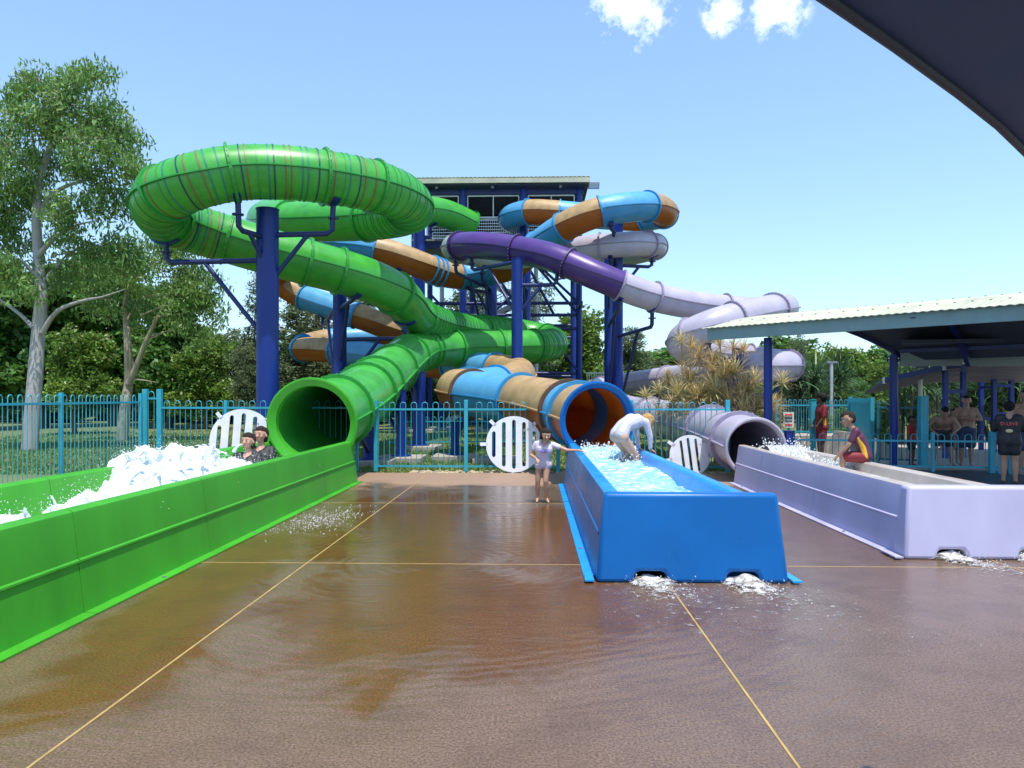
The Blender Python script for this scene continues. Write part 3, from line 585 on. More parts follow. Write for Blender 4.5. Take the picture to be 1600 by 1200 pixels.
# ------------------------------------------------------------------ slide tower
def tower():
    y0, dep = 37.6, 5.6; xs = [-6.1, -3.62, -.55, 2.25]; zr, zf = 12.25, 9.55
    root = thing('slide_tower', 'tall blue steel slide tower with cream roof and railed platform', 'tower', (-2, y0, 0))
    for i, x in enumerate(xs):
        for yy in (y0, y0 + dep):
            MB().tube([(x, yy, -.05), (x, yy, zr)], .19 if i in (1, 2) else .16, 16).build('column', M_['post'], root, smooth=40)
    # roof: sheet with ribs, fascia and gutter
    rf = MB(); n = 90; x0, x1 = -6.9, 2.75
    for sgn in (0,):
        V = []
        for k in range(n + 1):
            x = x0 + (x1 - x0) * k / n; dz = .03 * (k % 2)
            V += [(x, y0 - .9, zr + .20 + dz), (x, y0 + dep + .9, zr + .75 + dz), (x, y0 - .9, zr + .17 + dz), (x, y0 + dep + .9, zr + .72 + dz)]
        rf.add(V, [(k * 4, k * 4 + 4, k * 4 + 5, k * 4 + 1) for k in range(n)] + [(k * 4 + 2, k * 4 + 3, k * 4 + 7, k * 4 + 6) for k in range(n)] + [(k * 4, k * 4 + 2, k * 4 + 6, k * 4 + 4) for k in range(n)])
    ro = rf.build('roof', M_['cream_roof'], root)
    MB().box(((x0 + x1) / 2, y0 - .86, zr + .04), (x1 - x0, .06, .24)).build('fascia', M_['cream_roof'], ro)
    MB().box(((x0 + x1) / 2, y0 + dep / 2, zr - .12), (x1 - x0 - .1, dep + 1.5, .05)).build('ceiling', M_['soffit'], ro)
    MB().box(((x0 + x1) / 2, y0, zr - .28), (x1 - x0 - .5, .2, .3)).build('roof_beam', M_['post_dk'], root)
    for x in (-4.9, -2.1, 1.3): MB().tube([(x, y0 - .5, zr - .25), (x, y0 - .5, zr - .06)], .09, 10).build('lamp', M_['grey'], root, smooth=40)
    fl = MB().box((2.95, y0 - .6, zr - .18), (.55, .12, .34), M=Matrix.Rotation(.5, 4, 'X')).build('floodlight', M_['grey'], root, bevel=.02)
    MB().box((2.95, y0 - .69, zr - .22), (.46, .02, .26), M=Matrix.Rotation(.5, 4, 'X')).build('lens', M_['lamp_glass'], fl)
    # louvred screens at the back and on top of the front bays
    for a, b_ in zip(xs[:-1], xs[1:]):
        for k in range(9): MB().box(((a + b_) / 2, y0 + dep - .1, zf + 1.15 + k * .17), (b_ - a - .4, .03, .15), M=Matrix.Rotation(.5, 4, 'X')).build('louvre_slat', M_['tower_dark'], root)
        fm = MB(); xa, xb = a + .24, b_ - .24
        for z in (zr - .5, zf + 1.12): fm.box(((xa + xb) / 2, y0, z), (xb - xa, .05, .06))
        for x in (xa, (xa + xb) / 2, xb): fm.box((x, y0 - .003, (zr - .5 + zf + 1.12) / 2), (.05, .05, zr - .5 - zf - 1.12))
        fm.build('screen_frame', M_['white_steel'], root)
        rl = MB()
        for z in (zf + .12, zf + 1.02): rl.bar((xa, y0 - .02, z), (xb, y0 - .02, z), .05, .05)
        for k in range(int((xb - xa) / .11)): rl.box((xa + .05 + k * .11, y0 - .02, zf + .57), (.02, .02, .9))
        rl.build('railing', M_['white_steel'], root)
    MB().box((-1.9, y0 + dep / 2, zf - .06), (8.6, dep + .5, .10)).build('platform', M_['grey'], root)
    for z in (zf - .3, zf - 1.15): MB().box((-1.9, y0 - .02, z), (8.5, .22, .28)).build('beam', M_['post_dk'], root)
    for z in (2.75, 5.0, 5.7, 6.3): 
        for yy in (y0 - .01, y0 + dep): MB().tube([(xs[0], yy, z), (xs[-1], yy, z)], .085, 10).build('beam', M_['post_dk'], root, smooth=50)
    br = [((-.55, 8.6), (1.0, 5.7)), ((.1, 8.2), (2.25, 5.7)), ((-.2, 8.6), (2.25, 6.3)), ((-3.6, 6.2), (-2.2, 4.2)), ((-3.62, 5.0), (-5.4, 6.9)), ((-.55, 5.6), (-2.2, 8.2)), ((.3, 4.9), (-.55, 3.0)), ((2.25, 2.8), (.6, 4.9)), ((-3.62, 2.8), (-.55, 5.0)), ((-.55, 7.2), (-1.9, 6.0))]
    for (xa, za), (xb, zb) in br: MB().tube([(xa, y0 - .06, za), (xb, y0 - .06, zb)], .07, 10).build('brace', M_['post_dk'], root, smooth=50)
    # cantilever beams toward the slides
    for x, z in ((-3.62, 8.6), (-.55, 7.7), (2.25, 6.1)): MB().bar((x, y0 - .1, z), (x, y0 - 1.8, z - .02), .16, .2).build('beam', M_['post_dk'], root)
    # access stair at the back
    flights = [(-5.2, -.4, 0, 2.35), (-.4, -5.2, 2.45, 4.9), (-5.2, -.4, 4.9, 7.3), (-.4, -5.2, 7.3, 9.5)]
    for j, (xa, xb, za, zb) in enumerate(flights):
        yb = y0 + dep + 1.0 + (j % 2) * 1.3
        s_ = MB()
        for yy in (yb - .55, yb + .55): s_.bar((xa, yy, za + .1), (xb, yy, zb + .1), .06, .26)
        so = s_.build('stair_stringer', M_['galv'], root)
        tr = MB(); n = 13
        for k in range(n): tr.box((xa + (xb - xa) * (k + .5) / n, yb, za + (zb - za) * (k + .8) / n), (.28, 1.04, .04))
        tr.build('stair_treads', M_['galv'], so)
        hr = MB()
        for yy in (yb - .56, yb + .56):
            hr.bar((xa, yy, za + 1.1), (xb, yy, zb + 1.1), .05, .05); hr.bar((xa, yy, za + .65), (xb, yy, zb + .65), .03, .03)
            for k in range(25): x = xa + (xb - xa) * k / 24; z = za + (zb - za) * k / 24; hr.box((x, yy, z + .6), (.022, .022, 1.0))
        hr.build('stair_railing', M_['white_steel'], so)
    for x in (-5.6, 0.1): MB().tube([(x, y0 + dep + 1.6, 0), (x, y0 + dep + 1.6, 9.4)], .14, 10).build('stair_post', M_['white_steel'], root, smooth=40)
    # low entry stair with pale railing at the right foot
    es = MB()
    for k in range(7): es.box((3.5, y0 - .6 + k * .28, .35 + k * .17), (1.9, .29, .17))
    eo = es.build('entry_steps', M_['conc'], root)
    er = MB()
    er.bar((2.55, y0 - .8, 2.75), (4.4, y0 - .8, 2.75), .06, .06); er.bar((2.55, y0 - .8, 1.65), (4.4, y0 - .8, 1.65), .05, .05)
    for k in range(16): er.box((2.6 + k * .118, y0 - .8, 2.2), (.028, .028, 1.06))
    er.build('entry_railing', M_['white_steel'], eo)
    MB().box((3.45, y0 - .3, .78), (2.0, .9, 1.7)).build('entry_plinth', M_['grey'], root)
tower()
# ------------------------------------------------------------------ hoop-top fences
HOOPS = {}
def hoop_mesh(w, h, r, m):
    k = (round(w, 3), round(h, 3), r, m.name)
    if k not in HOOPS:
        pts = [Vector((-w / 2, 0, .1)), Vector((-w / 2, 0, h - w / 2))] + [Vector((-math.cos(pi * j / 8) * w / 2, 0, h - w / 2 + math.sin(pi * j / 8) * w / 2)) for j in range(1, 8)] + [Vector((w / 2, 0, h - w / 2)), Vector((w / 2, 0, .1))]
        HOOPS[k] = MB().tube(pts, r, 6).mesh('hoop_bar', m, smooth=60)
    return HOOPS[k]
def fence(label, p0, p1, h, pitch, posts, m=None, z0=0.0, group='hoop top pool fences', post_h=None, name='hoop_fence', r=.009, phase=.5, prad=.032):
    m = m or M_['teal']; p0, p1 = Vector(p0), Vector(p1); p0.z = p1.z = z0; L = (p1 - p0).length; dv = (p1 - p0).normalized(); ang = math.atan2(dv.y, dv.x)
    root = thing(name, label, 'fence', p0, group)
    for z in (.11, h - .15): MB().bar(p0 + Vector((0, 0, z)), p1 + Vector((0, 0, z)), .03, .04).build('rail', m, root)
    for s in posts:
        q = p0 + dv * s; MB().box(q + Vector((0, 0, (post_h or h + .01) / 2)), (prad * 2, prad * 2, post_h or h + .01), rz=ang).build('fence_post', m, root, bevel=.006)
    me = hoop_mesh(pitch * .5, h, r, m); s = pitch * phase
    while s < L:
        if all(abs(s - q) > .05 for q in posts): place(me, 'hoop_bar', root, Matrix.Translation(p0 + dv * s) @ Matrix.Rotation(ang, 4, 'Z'))
        s += pitch
    return root
YF = 15.72; fx = lambda px: (px - 835) / FPX * YF
fence('teal hoop fence running back along the left side of the green trough', (-8.38, 7.6, 0), (-8.38, 15.6, 0), 1.62, .23, [.2, 2.75, 5.3, 7.95], post_h=1.66)
gt = fence('narrow taller bay of teal fence at the left corner', (-8.36, YF, 0), (fx(241), YF, 0), 1.70, .25, [0, fx(241) + 8.36], post_h=1.75, prad=.05)
fence('teal hoop fence behind the splash, left of the green exit', (fx(244), YF, 0), (fx(556), YF, 0), 1.50, .232, [fx(347) - fx(244), fx(452) - fx(244), fx(556) - fx(244)])
fence('teal hoop fence between the green exit and the orange exit', (fx(586), YF, 0), (fx(872), YF, 0), 1.47, .232, [0, fx(728) - fx(586), fx(872) - fx(586)], post_h=1.52, prad=.04)
fence('teal hoop fence between the blue and lilac slide exits', (fx(985), YF, 0), (fx(1134), YF, 0), 1.47, .232, [0, fx(1134) - fx(985)], post_h=1.52, prad=.045)
fence('low inner teal fence on the lawn between the slide supports', Gd(606, 24), Gd(846, 24.6), .92, .23, [.4, 2.9, 4.7])
fence('far teal fence behind the yellow plants', Gd(940, 34), Gd(1150, 33), 1.5, .25, [0, 2.5, 5])
# right hand side
fence('low teal hoop fence in front of the waiting people', Gd(1236, 16.2), Gd(1546, 15.5), .80, .262, [.05, 2.85, 4.3], m=M_['teal'], post_h=.84)
fence('raised teal fence on the concrete plinth by the lifeguard', Gd(1207, 20.4), Gd(1326, 20), .98, .13, [.1, 1.1, 2.0], z0=.52, r=.008)
fence('dark teal hoop fence behind the red shirted child', Gd(1372, 17.6), Gd(1440, 17.2), 1.48, .22, [0, .98], m=M_['teal_dk'])
def pal_gate(label, pts, h, z0, m):
    root = thing('slatted_gate', label, 'gate', pts[0])
    for a, b_ in zip(pts[:-1], pts[1:]):
        a, b_ = Vector(a), Vector(b_); L = (b_ - a).length; dv = (b_ - a).normalized(); ang = math.atan2(dv.y, dv.x); n = int(L / .085)
        sm_ = MB().box((0, 0, h / 2), (.058, .022, h)).mesh('slat', m)
        for k in range(n): place(sm_, 'slat', root, Matrix.Translation(a + dv * (k + .5) * L / n + Vector((0, 0, z0 - a.z))) @ Matrix.Rotation(ang, 4, 'Z'))
        for z in (.12, h - .12): MB().bar((a.x, a.y + .03, z0 + z), (b_.x, b_.y + .03, z0 + z), .03, .05).build('rail', m, root)
    for q in (pts[0], pts[-1]): MB().box((q[0], q[1], z0 + h / 2), (.09, .09, h + .06)).build('gate_post', m, root)
pal_gate('solid looking teal slatted gate right of the lifeguard', [Gd(1328, 20), Gd(1362, 17.6)], 1.55, 0, M_['teal'])
pal_gate('teal slatted gate panel beside the woman in black', [Gd(1549, 15.4), Gd(1600, 15.1), Gd(1640, 14.9)], .84, 0, M_['teal'])
def sq_post(label, px, d, h, w, m, name='fence_post', cat='post'):
    b = Gd(px, d); r = thing(name, label, cat, b); MB().box(b + Vector((0, 0, h / 2)), (w, w, h)).build('shaft', m, r, bevel=.008); MB().box(b + Vector((0, 0, h + .012)), (w + .02, w + .02, .024)).build('cap', m, r); return r
sq_post('thick teal gate post right of the child in red', 1442, 16.6, 1.58, .17, M_['teal']); sq_post('tall teal gate post at the lifeguard\'s back', 1270, 18.6, 1.50, .12, M_['teal'])
bl = sq_post('stubby blue bollard beside the lilac exit', 1233, 15.9, .84, .17, M_['post'], 'bollard', 'bollard')
pl = MB().prism([tuple(Gd(1203, 20.8).xy), tuple(Gd(1326, 20.5).xy), tuple(Gd(1326, 22).xy), tuple(Gd(1203, 22).xy)], 'z', -.05, .5).build('concrete_plinth', M_['conc']); tag(pl, 'pale concrete plinth under the raised teal fence', 'plinth')
rp = MB(); A = Gd(1318, 18.8); n = 12
prof = [(-.2, -.05)] + [(1.7 * k / n, .72 * (1 - (k / n) ** 2.0) - .02) for k in range(n + 1)] + [(1.7, -.05)]
rp.prism([(A.x + u, v) for u, v in prof], 'y', A.y, A.y + .6); ro_ = rp.build('concrete_ramp', M_['conc'], smooth=40); tag(ro_, 'curved pale concrete ramp end behind the sitting boy', 'ramp')
# sign on a post
b = Gd(1232, 19.2); sg = thing('notice_sign', 'small white notice with coloured bands above the blue bollard', 'sign', b)
MB().tube([b, b + Vector((0, 0, 1.2))], .03, 8).build('sign_post', M_['teal'], sg)
c = P(1232, 656, 19.15); MB().box(c, (.27, .02, .40)).build('sign_board', M_['white'], sg)
for k, (dz, hh, mk) in enumerate(((.13, .05, 'ink_red'), (.05, .06, 'ink_dk'), (-.03, .035, 'ink_dk'), (-.13, .05, 'ink_red'))): MB().box(c + Vector((0, -.013, dz)), (.19, .006, hh)).build('printed_band', M_[mk], sg)
# ------------------------------------------------------------------ slotted covers hung on the fence
def cover(label, px, py, d, rad, nslot, tilt, slot_ang=0.0, tabs=(45, 135, 180)):
    c = P(px, py, d); root = thing('slotted_disc', label, 'slide cover', (c.x, c.y, 0), 'round slotted slide covers')
    # plate with real slots: horizontal strips between slot columns, built from polygons in the disc plane
    xs_ = []; sw = rad * .13; step = rad * .36
    for k in range(nslot): xs_.append((k - (nslot - 1) / 2) * step)
    b = MB(); t = .022
    edges = [-rad]
    for x in xs_: edges += [x - sw / 2, x + sw / 2]
    edges.append(rad)
    circ = lambda x: math.sqrt(max(rad * rad - x * x, 0))
    def strip(xa, xb, fa, fb):   # region between curves fa (bottom) and fb (top)
        n = 10; X = [xa + (xb - xa) * k / n for k in range(n + 1)]
        poly = [(x, fa(x)) for x in X] + [(x, fb(x)) for x in reversed(X)]
        m = len(poly); V = [(u, -t / 2, v) for u, v in poly] + [(u, t / 2, v) for u, v in poly]
        F_ = [(k, k + 1, m - 2 - k, m - 1 - k) for k in range(n)]; F_ += [tuple(i + m for i in reversed(f)) for f in F_]; F_ += [(i, (i + 1) % m, m + (i + 1) % m, m + i) for i in range(m)]
        b.add(V, F_)
    for k in range(0, len(edges) - 1, 2): strip(edges[k], edges[k + 1], lambda x: -circ(x), circ)
    for x in xs_:
        hl = math.sqrt(max(rad * rad * .68 - x * x, .01)) * .98; cap = lambda q, x=x: math.sqrt(max((sw / 2) ** 2 - (q - x) ** 2, 0))
        strip(x - sw / 2, x + sw / 2, lambda q: hl + cap(q), circ); strip(x - sw / 2, x + sw / 2, lambda q: -circ(q), lambda q: -hl - cap(q))
    for a in tabs:
        a = math.radians(a); b.box((math.cos(a) * rad * 1.07, 0, math.sin(a) * rad * 1.07), (.16, t, .07), M=Matrix.Rotation(-a, 4, 'Y'))
    M4 = Matrix.Translation(c) @ Matrix.Rotation(YAW, 4, 'Z') @ Matrix.Rotation(tilt, 4, 'X') @ Matrix.Rotation(slot_ang, 4, 'Y')
    b.v = [tuple(M4 @ Vector(v)) for v in b.v]; b.build('plate', M_['white_disc'], root)
    for s in (-1, 1):
        hk = MB().tube([c + Vector((s * rad * .5, .0, rad * .55)), c + Vector((s * rad * .5, .14, rad * .6))], .012, 6); hk.build('fixing', M_['grey'], root)
cover('white slotted disc with five slots on the fence beside the girl', 803, 694, 15.52, .585, 5, -.06)
cover('smaller white disc with three slanted slots right of the blue trough', 1078, 712, 15.5, .43, 3, -.05, -.12, (40, 140, -5, 185))
cover('white slotted disc half hidden by the white splash', 378, 690, 15.52, .68, 5, -.05, .06, (45, 135))
# ------------------------------------------------------------------ shelters on the right
def shelter():
    E0, E1 = Gd(1106, 17.1), Gd(1600, 12.6); dv = (E1 - E0).normalized(); nb = Vector((-dv.y, dv.x, 0))
    if nb.y < 0: nb = -nb
    Lr = (E1 - E0).length + 4.0; root = thing('arched_shelter', 'open shelter with cream corrugated arched roof and blue posts', 'shelter', E0)
    span = 3.3; n = 16; z_e = 3.16; sh = lambda q: .96 * q
    zc = lambda s: z_e + 1.75 * (s / span) * (1 - s / span) - .68 * (s / span) ** 2
    m = int(Lr / .075); V = []; Fa = []
    for i in range(m + 1):
        dz = .008 * math.cos(i * pi)
        for k in range(n + 1): s = span * k / n - .12; e = E0 + dv * (sh(s) + (Lr - sh(s)) * i / m); V.append((e.x + nb.x * s, e.y + nb.y * s, zc(max(s, 0)) + dz))
    q = n + 1
    Fa = [(i * q + k, (i + 1) * q + k, (i + 1) * q + k + 1, i * q + k + 1) for i in range(m) for k in range(n)]
    rb = MB().add(V, Fa); ro = rb.build('roof_sheet', M_['cream_roof'], root); sol = ro.modifiers.new('t', 'SOLIDIFY'); sol.thickness = .012
    # screws along the eave
    sc_ = MB()
    for i in range(0, m, 4):
        for s in (.35, 1.0): e = E0 + dv * (sh(s) + (Lr - sh(s)) * i / m) + nb * s; sc_.box((e.x, e.y, zc(s) + .010), (.03, .03, .014))
    sc_.build('roof_screws', M_['grey'], ro)
    # dark lining under the roof
    V = []
    for q0 in (0, 1):
        for k in range(n + 1): s = span * k / n; e = E0 + dv * (Lr if q0 else sh(s) + .06); V.append((e.x + nb.x * s, e.y + nb.y * s, zc(s) - .06))
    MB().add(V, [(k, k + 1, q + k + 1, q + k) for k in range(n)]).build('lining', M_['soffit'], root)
    MB().bar(E0 + Vector((0, 0, 3.02)), E0 + dv * Lr + Vector((0, 0, 3.02)), .06, .27).build('eave_board', M_['eave'], root, bevel=.006)
    for s0 in (0.03,):
        ar = MB(); pts = [E0 + dv * (s0 + sh(span * k / n)) + nb * (span * k / n) + Vector((0, 0, zc(span * k / n) - .10)) for k in range(n + 1)]
        for a, b_ in zip(pts[:-1], pts[1:]): ar.bar(a, b_, .05, .09)
        ar.build('gable_arch', M_['post_dk'], root)
    for s0 in (4.4, 6.8, 9.2):
        ar = MB(); pts = [E0 + dv * s0 + nb * (span * k / n) + Vector((0, 0, zc(span * k / n) - .17)) for k in range(n + 1)]
        for a, b_ in zip(pts[:-1], pts[1:]): ar.bar(a, b_, .09, .18)
        ar.build('arch_rib', M_['post_dk'] if s0 > 0 else M_['post_dk'], root)
    for s in (1.0, 2.0, 3.0): MB().bar(E0 + dv * (sh(s) + .2) + nb * s + Vector((0, 0, zc(s) - .12)), E0 + dv * Lr + nb * s + Vector((0, 0, zc(s) - .12)), .06, .08).build('purlin', M_['post_dk'], root)
    for px, d, top in ((1200, 16.55, 2.9), (1396.5, 17.0, 2.55)):
        b = Gd(px, d); po = MB().tube([b, b + Vector((0, 0, top))], .092, 14).build('post', M_['post'], root, smooth=40)
        MB().box(b + Vector((0, 0, top - .12)), (.34, .06, .03)).build('bolt_plate', M_['post_dk'], po)
        for s in (-1, 1): MB().tube([b + Vector((s * .14, 0, top - .17)), b + Vector((s * .14, 0, top - .06))], .014, 6).build('bolt', M_['post_dk'], po)
    bc = [Gd(1408, 15.7), Gd(1680, 15.0), Gd(1680, 21.5), Gd(1418, 21.5)]; MB().prism([tuple(q.xy) for q in bc], 'z', 2.72, 2.79).build('added_sunshade', M_['soffit'], root)  # slab added to keep the sun off the waiting people
    # hanging sage valance panels behind
    for xa, xb in ((1407, 1503), (1512, 1640)):
        a, b_ = P(xa, 546, 16.9), P(xb, 545, 16.6); c = (a + b_) / 2; c.z = P(1450, 559, 16.8).z
        MB().box(c, ((b_ - a).length, .03, .38), rz=math.atan2(b_.y - a.y, b_.x - a.x)).build('valance_panel', M_['valance'], root)
    c = P(1507, 560, 16.8); MB().box(c, (.10, .05, .62)).build('hanger', M_['post_dk'], root); 
    g = P(1507, 560, 16.7); MB().box(g, (.085, .02, .26)).build('number_plate', M_['white'], root)
    nb_ = MB()
    for dz, w in ((.09, .05), (.0, .05), (-.09, .05)): nb_.box(g + Vector((0, -.014, dz)), (w, .006, .018))
    for dx, dz in ((.02, .045), (-.02, -.045)): nb_.box(g + Vector((dx, -.014, dz)), (.016, .006, .08))
    nb_.build('number', M_['ink_dk'], root)
shelter()
def pavilion():
    root = thing('flat_roofed_shelter', 'low dark shelter with folded flat roof and twin blue posts', 'shelter', Gd(1500, 20))
    pts = [(1380, 598, 20.5), (1474, 577, 18.6), (1530, 571, 18.0), (1680, 571, 17.5)]
    front = [P(*p) for p in pts]; bk = [f + FWD * 4.0 + RGT * 1.4 - Vector((0, 0, .33)) for f in front]
    for k in range(3):
        a, b_, c, d_ = front[k], front[k + 1], bk[k + 1], bk[k]; up = Vector((0, 0, .10))
        MB().add([a, b_, c, d_, a + up, b_ + up, c + up, d_ + up], [(0, 1, 2, 3), (7, 6, 5, 4), (0, 4, 5, 1), (1, 5, 6, 2), (2, 6, 7, 3), (3, 7, 4, 0)]).build('roof_panel', M_['soffit'], root)
        MB().bar(a + Vector((0, 0, .06)) - FWD * .03, b_ + Vector((0, 0, .06)) - FWD * .03, .03, .14).build('roof_edge', M_['galv'] if k == 2 else M_['post_dk'], root)
        MB().box(a + Vector((0, 0, .06)) - FWD * .05, (.07, .06, .17)).build('joint_clip', M_['galv'], root)
    for px, d in ((1477, 19.0), (1505, 19.2), (1533, 22.0), (1553, 21.0), (1580, 21.2)):
        b = Gd(px, d); MB().box(b + Vector((0, 0, 1.12)), (.11, .11, 2.24)).build('post', M_['post'], root, bevel=.006)
    for (xa, xb, d), zs in (((1477, 1505, 19.1), (1.72, .95)), ((1533, 1553, 21.4), (1.85, .95)), ((1553, 1580, 21.1), (1.9, 1.1))):
        for z in zs: MB().bar(Gd(xa, d, z), Gd(xb, d, z), .06, .09).build('cross_rail', M_['post'], root)
pavilion()
# dark roof overhead at the photographer's side
def overhead():
    pts = []
    for px, py, z in ((1215, -60, 2.35), (1303, 0, 2.35), (1400, 68, 2.35), (1500, 143, 2.35), (1560, 192, 2.35), (1600, 232, 2.35)):
        d = (z - EYE) * FPX / (HZ - py); pts.append(P(px, py, d))
    e = pts[-1] + (pts[-1] - pts[-2]).normalized() * .35; s0 = pts[0] - (pts[1] - pts[0]).normalized() * 1.2
    pts = [s0] + pts + [e]; inner = [p + Vector((3.0, -2.6, .45)) for p in pts]; n = len(pts)
    root = thing('overhead_roof', 'dark slate blue roof edge hanging over the top right corner', 'roof', (pts[3].x, pts[3].y, 0))
    V = [p for p in pts] + inner + [p + Vector((0, 0, .05)) for p in pts] + [p + Vector((0, 0, .05)) for p in inner]
    F_ = [(k, k + 1, n + k + 1, n + k) for k in range(n - 1)] + [(2 * n + k, 3 * n + k, 3 * n + k + 1, 2 * n + k + 1) for k in range(n - 1)] + [(k, 2 * n + k, 2 * n + k + 1, k + 1) for k in range(n - 1)]
    MB().add(V, F_).build('roof_sheet', M_['shade'], root)
    tr = MB().tube([p + Vector((0, 0, -.008)) for p in pts], .011, 8)
    tr.build('edge_trim', M_['shade_edge'], root)
    for q in (inner[1], inner[-2]): MB().tube([Vector((q.x, q.y, 0)), q], .09, 12).build('post', M_['post_dk'], root, smooth=40)
overhead()
# ------------------------------------------------------------------ trees and plants
def leaf_cloud(rs, centres, per, spread, size, aspect=.32, droop=.5, flat=.6):
    C = np.repeat(np.asarray(centres, float), per, 0); n = len(C)
    pos = C + np.clip(rs.normal(0, 1, (n, 3)), -1.7, 1.7) * spread * np.array([1, 1, flat])
    ang = rs.uniform(0, 2 * pi, n); el = rs.normal(-droop, .55, n)
    ax = np.stack([np.cos(ang) * np.cos(el), np.sin(ang) * np.cos(el), np.sin(el)], 1)
    rv = rs.normal(0, 1, (n, 3)); sd = np.cross(ax, rv); sd /= np.linalg.norm(sd, axis=1, keepdims=True) + 1e-9
    L = size * rs.uniform(.6, 1.3, n)[:, None]; W = L * aspect
    base = pos - ax * L * .5
    q = np.stack([base, pos + sd * W * .5 - ax * L * .05, pos + ax * L * .5, pos - sd * W * .5 - ax * L * .05], 1)
    return q.reshape(-1, 3)
def ell_points(rs, c, r, n, shell=.55):
    v = rs.normal(0, 1, (n, 3)); v /= np.linalg.norm(v, axis=1, keepdims=True); t = (shell + (1 - shell) * rs.uniform(0, 1, n) ** .6)[:, None]
    return np.asarray(c) + v * t * np.asarray(r)
def limb(b, pts, r0, r1, n=8): 
    fr_ = []; P_ = [Vector(p) for p in pts]; out = []
    for i in range(len(P_) - 1):
        p0, p1, p2, p3 = P_[max(i - 1, 0)], P_[i], P_[i + 1], P_[min(i + 2, len(P_) - 1)]
        for k in range(4):
            t = k / 4; out.append(.5 * ((2 * p1) + (p2 - p0) * t + (2 * p0 - 5 * p1 + 4 * p2 - p3) * t * t + (3 * p1 - p0 - 3 * p2 + p3) * t ** 3))
    out.append(P_[-1]); m = len(out)
    b.tube(out, [r0 + (r1 - r0) * k / (m - 1) for k in range(m)], n)
def gum_tree(name, label, d, trunk, limbs, crowns, r0, bark, leaf, seed, per, nclump, size, spread):
    rs = np.random.RandomState(seed); base = P(*trunk[0], d); base.z = -.1; root = thing(name, label, 'tree', base)
    tb = MB(); tp = [base] + [P(x, y, d + (k % 2) * .15) for k, (x, y) in enumerate(trunk[1:])]; limb(tb, tp, r0, r0 * .30, 12); to = tb.build('trunk', bark, root, smooth=80)
    lb = MB()
    for pts, ra, dd in limbs: limb(lb, [P(x, y, d + dd * k / max(1, len(pts) - 1)) for k, (x, y) in enumerate(pts)], ra, ra * .12, 7)
    cen = []
    for px, py, rx, ry, dd in crowns:
        c = P(px, py, d + dd); sx = rx / FPX * d; sz = ry / FPX * d
        cen.append(ell_points(rs, c, (sx, min(sx, 1.6), sz), max(3, int(nclump * rx * ry / 3000)), .35))
    cen = np.concatenate(cen)
    for c in cen[::6]:                                    # twigs that carry the leaf clumps
        e = Vector(c); k = min(tp, key=lambda q: (q - e).length + max(0, q.z - e.z)); mid = (k + e) / 2 + Vector((rs.normal(0, .15), rs.normal(0, .15), .15)); lb.tube([e * .35 + k * .65, mid * .4 + e * .6, e], [.03, .018, .006], 5)
    lb.build('limbs', bark, to, smooth=80)
    me = np_mesh('crown', leaf_cloud(rs, cen - np.array(base), per, spread, size, .30, .9, .8), 4, leaf); o = bpy.data.objects.new('crown', me); COL.objects.link(o); o.parent = root; return root
gum_tree('gum_tree', 'tall pale trunked gum tree with airy crown at the left edge', 23.0, [(46, 702), (54, 600), (60, 520), (64, 460), (60, 400), (57, 340), (62, 280), (82, 220), (95, 160)],
         [([(66, 520), (90, 486), (130, 470), (160, 464), (195, 452)], .085, -1), ([(52, 512), (30, 490), (0, 468), (-30, 440)], .08, .8), ([(60, 400), (85, 372), (120, 352), (150, 345)], .09, -.6), ([(58, 345), (75, 310), (105, 290), (150, 275), (165, 240)], .10, .8), ([(60, 300), (45, 265), (20, 240), (0, 215)], .09, -.8), ([(66, 440), (90, 415), (110, 395), (160, 380)], .06, .5), ([(55, 430), (30, 405), (-10, 395)], .06, -.5)],
         [(60, 140, 40, 28, 0), (105, 125, 40, 26, .5), (150, 120, 26, 24, -.5), (60, 185, 42, 36, -.6), (110, 180, 50, 40, .4), (165, 185, 36, 36, 0), (30, 170, 20, 20, .3), (190, 230, 36, 32, .5), (140, 240, 46, 34, -.7), (85, 250, 44, 34, .8), (25, 260, 36, 40, -.5), (-10, 220, 30, 40, .4), (205, 275, 26, 24, -.3), (170, 290, 40, 26, .4), (40, 310, 44, 30, .4), (110, 330, 46, 26, -.6), (190, 330, 28, 22, .3), (-5, 330, 34, 36, .1), (30, 375, 44, 26, .6), (140, 380, 50, 26, .2), (0, 420, 34, 26, -.4), (95, 430, 40, 22, .7), (195, 400, 34, 26, .5), (40, 455, 36, 18, -.4)],
         .235, M_['bark'], M_['leaf_euc'], 11, 84, 34, .20, .23)
gum_tree('forked_tree', 'smaller yellow barked tree forking low beside the gum', 28.0, [(190, 690), (196, 630), (201, 595), (200, 545), (197, 500), (196, 470), (205, 430)],
         [([(201, 600), (214, 570), (232, 525), (250, 490), (262, 468), (275, 430)], .13, -.6), ([(232, 528), (252, 520), (280, 515)], .05, .3), ([(212, 588), (206, 560), (204, 548)], .06, .1), ([(245, 500), (258, 490), (274, 485)], .05, -.3), ([(206, 592), (230, 595), (248, 598)], .035, -.4), ([(198, 500), (210, 480), (225, 450)], .06, .3)],
         [(200, 400, 40, 34, 0), (250, 390, 40, 30, .5), (160, 430, 36, 34, -.4), (290, 410, 34, 34, .2), (230, 440, 46, 30, -.6), (320, 450, 26, 34, .4), (285, 470, 36, 34, -.3), (330, 500, 20, 26, .2), (170, 480, 36, 24, .5), (300, 520, 30, 26, -.4), (220, 490, 30, 18, .8), (265, 355, 24, 16, .1), (300, 375, 26, 18, .3)],
         .21, M_['bark2'], M_['leaf_euc'], 12, 80, 34, .21, .26)
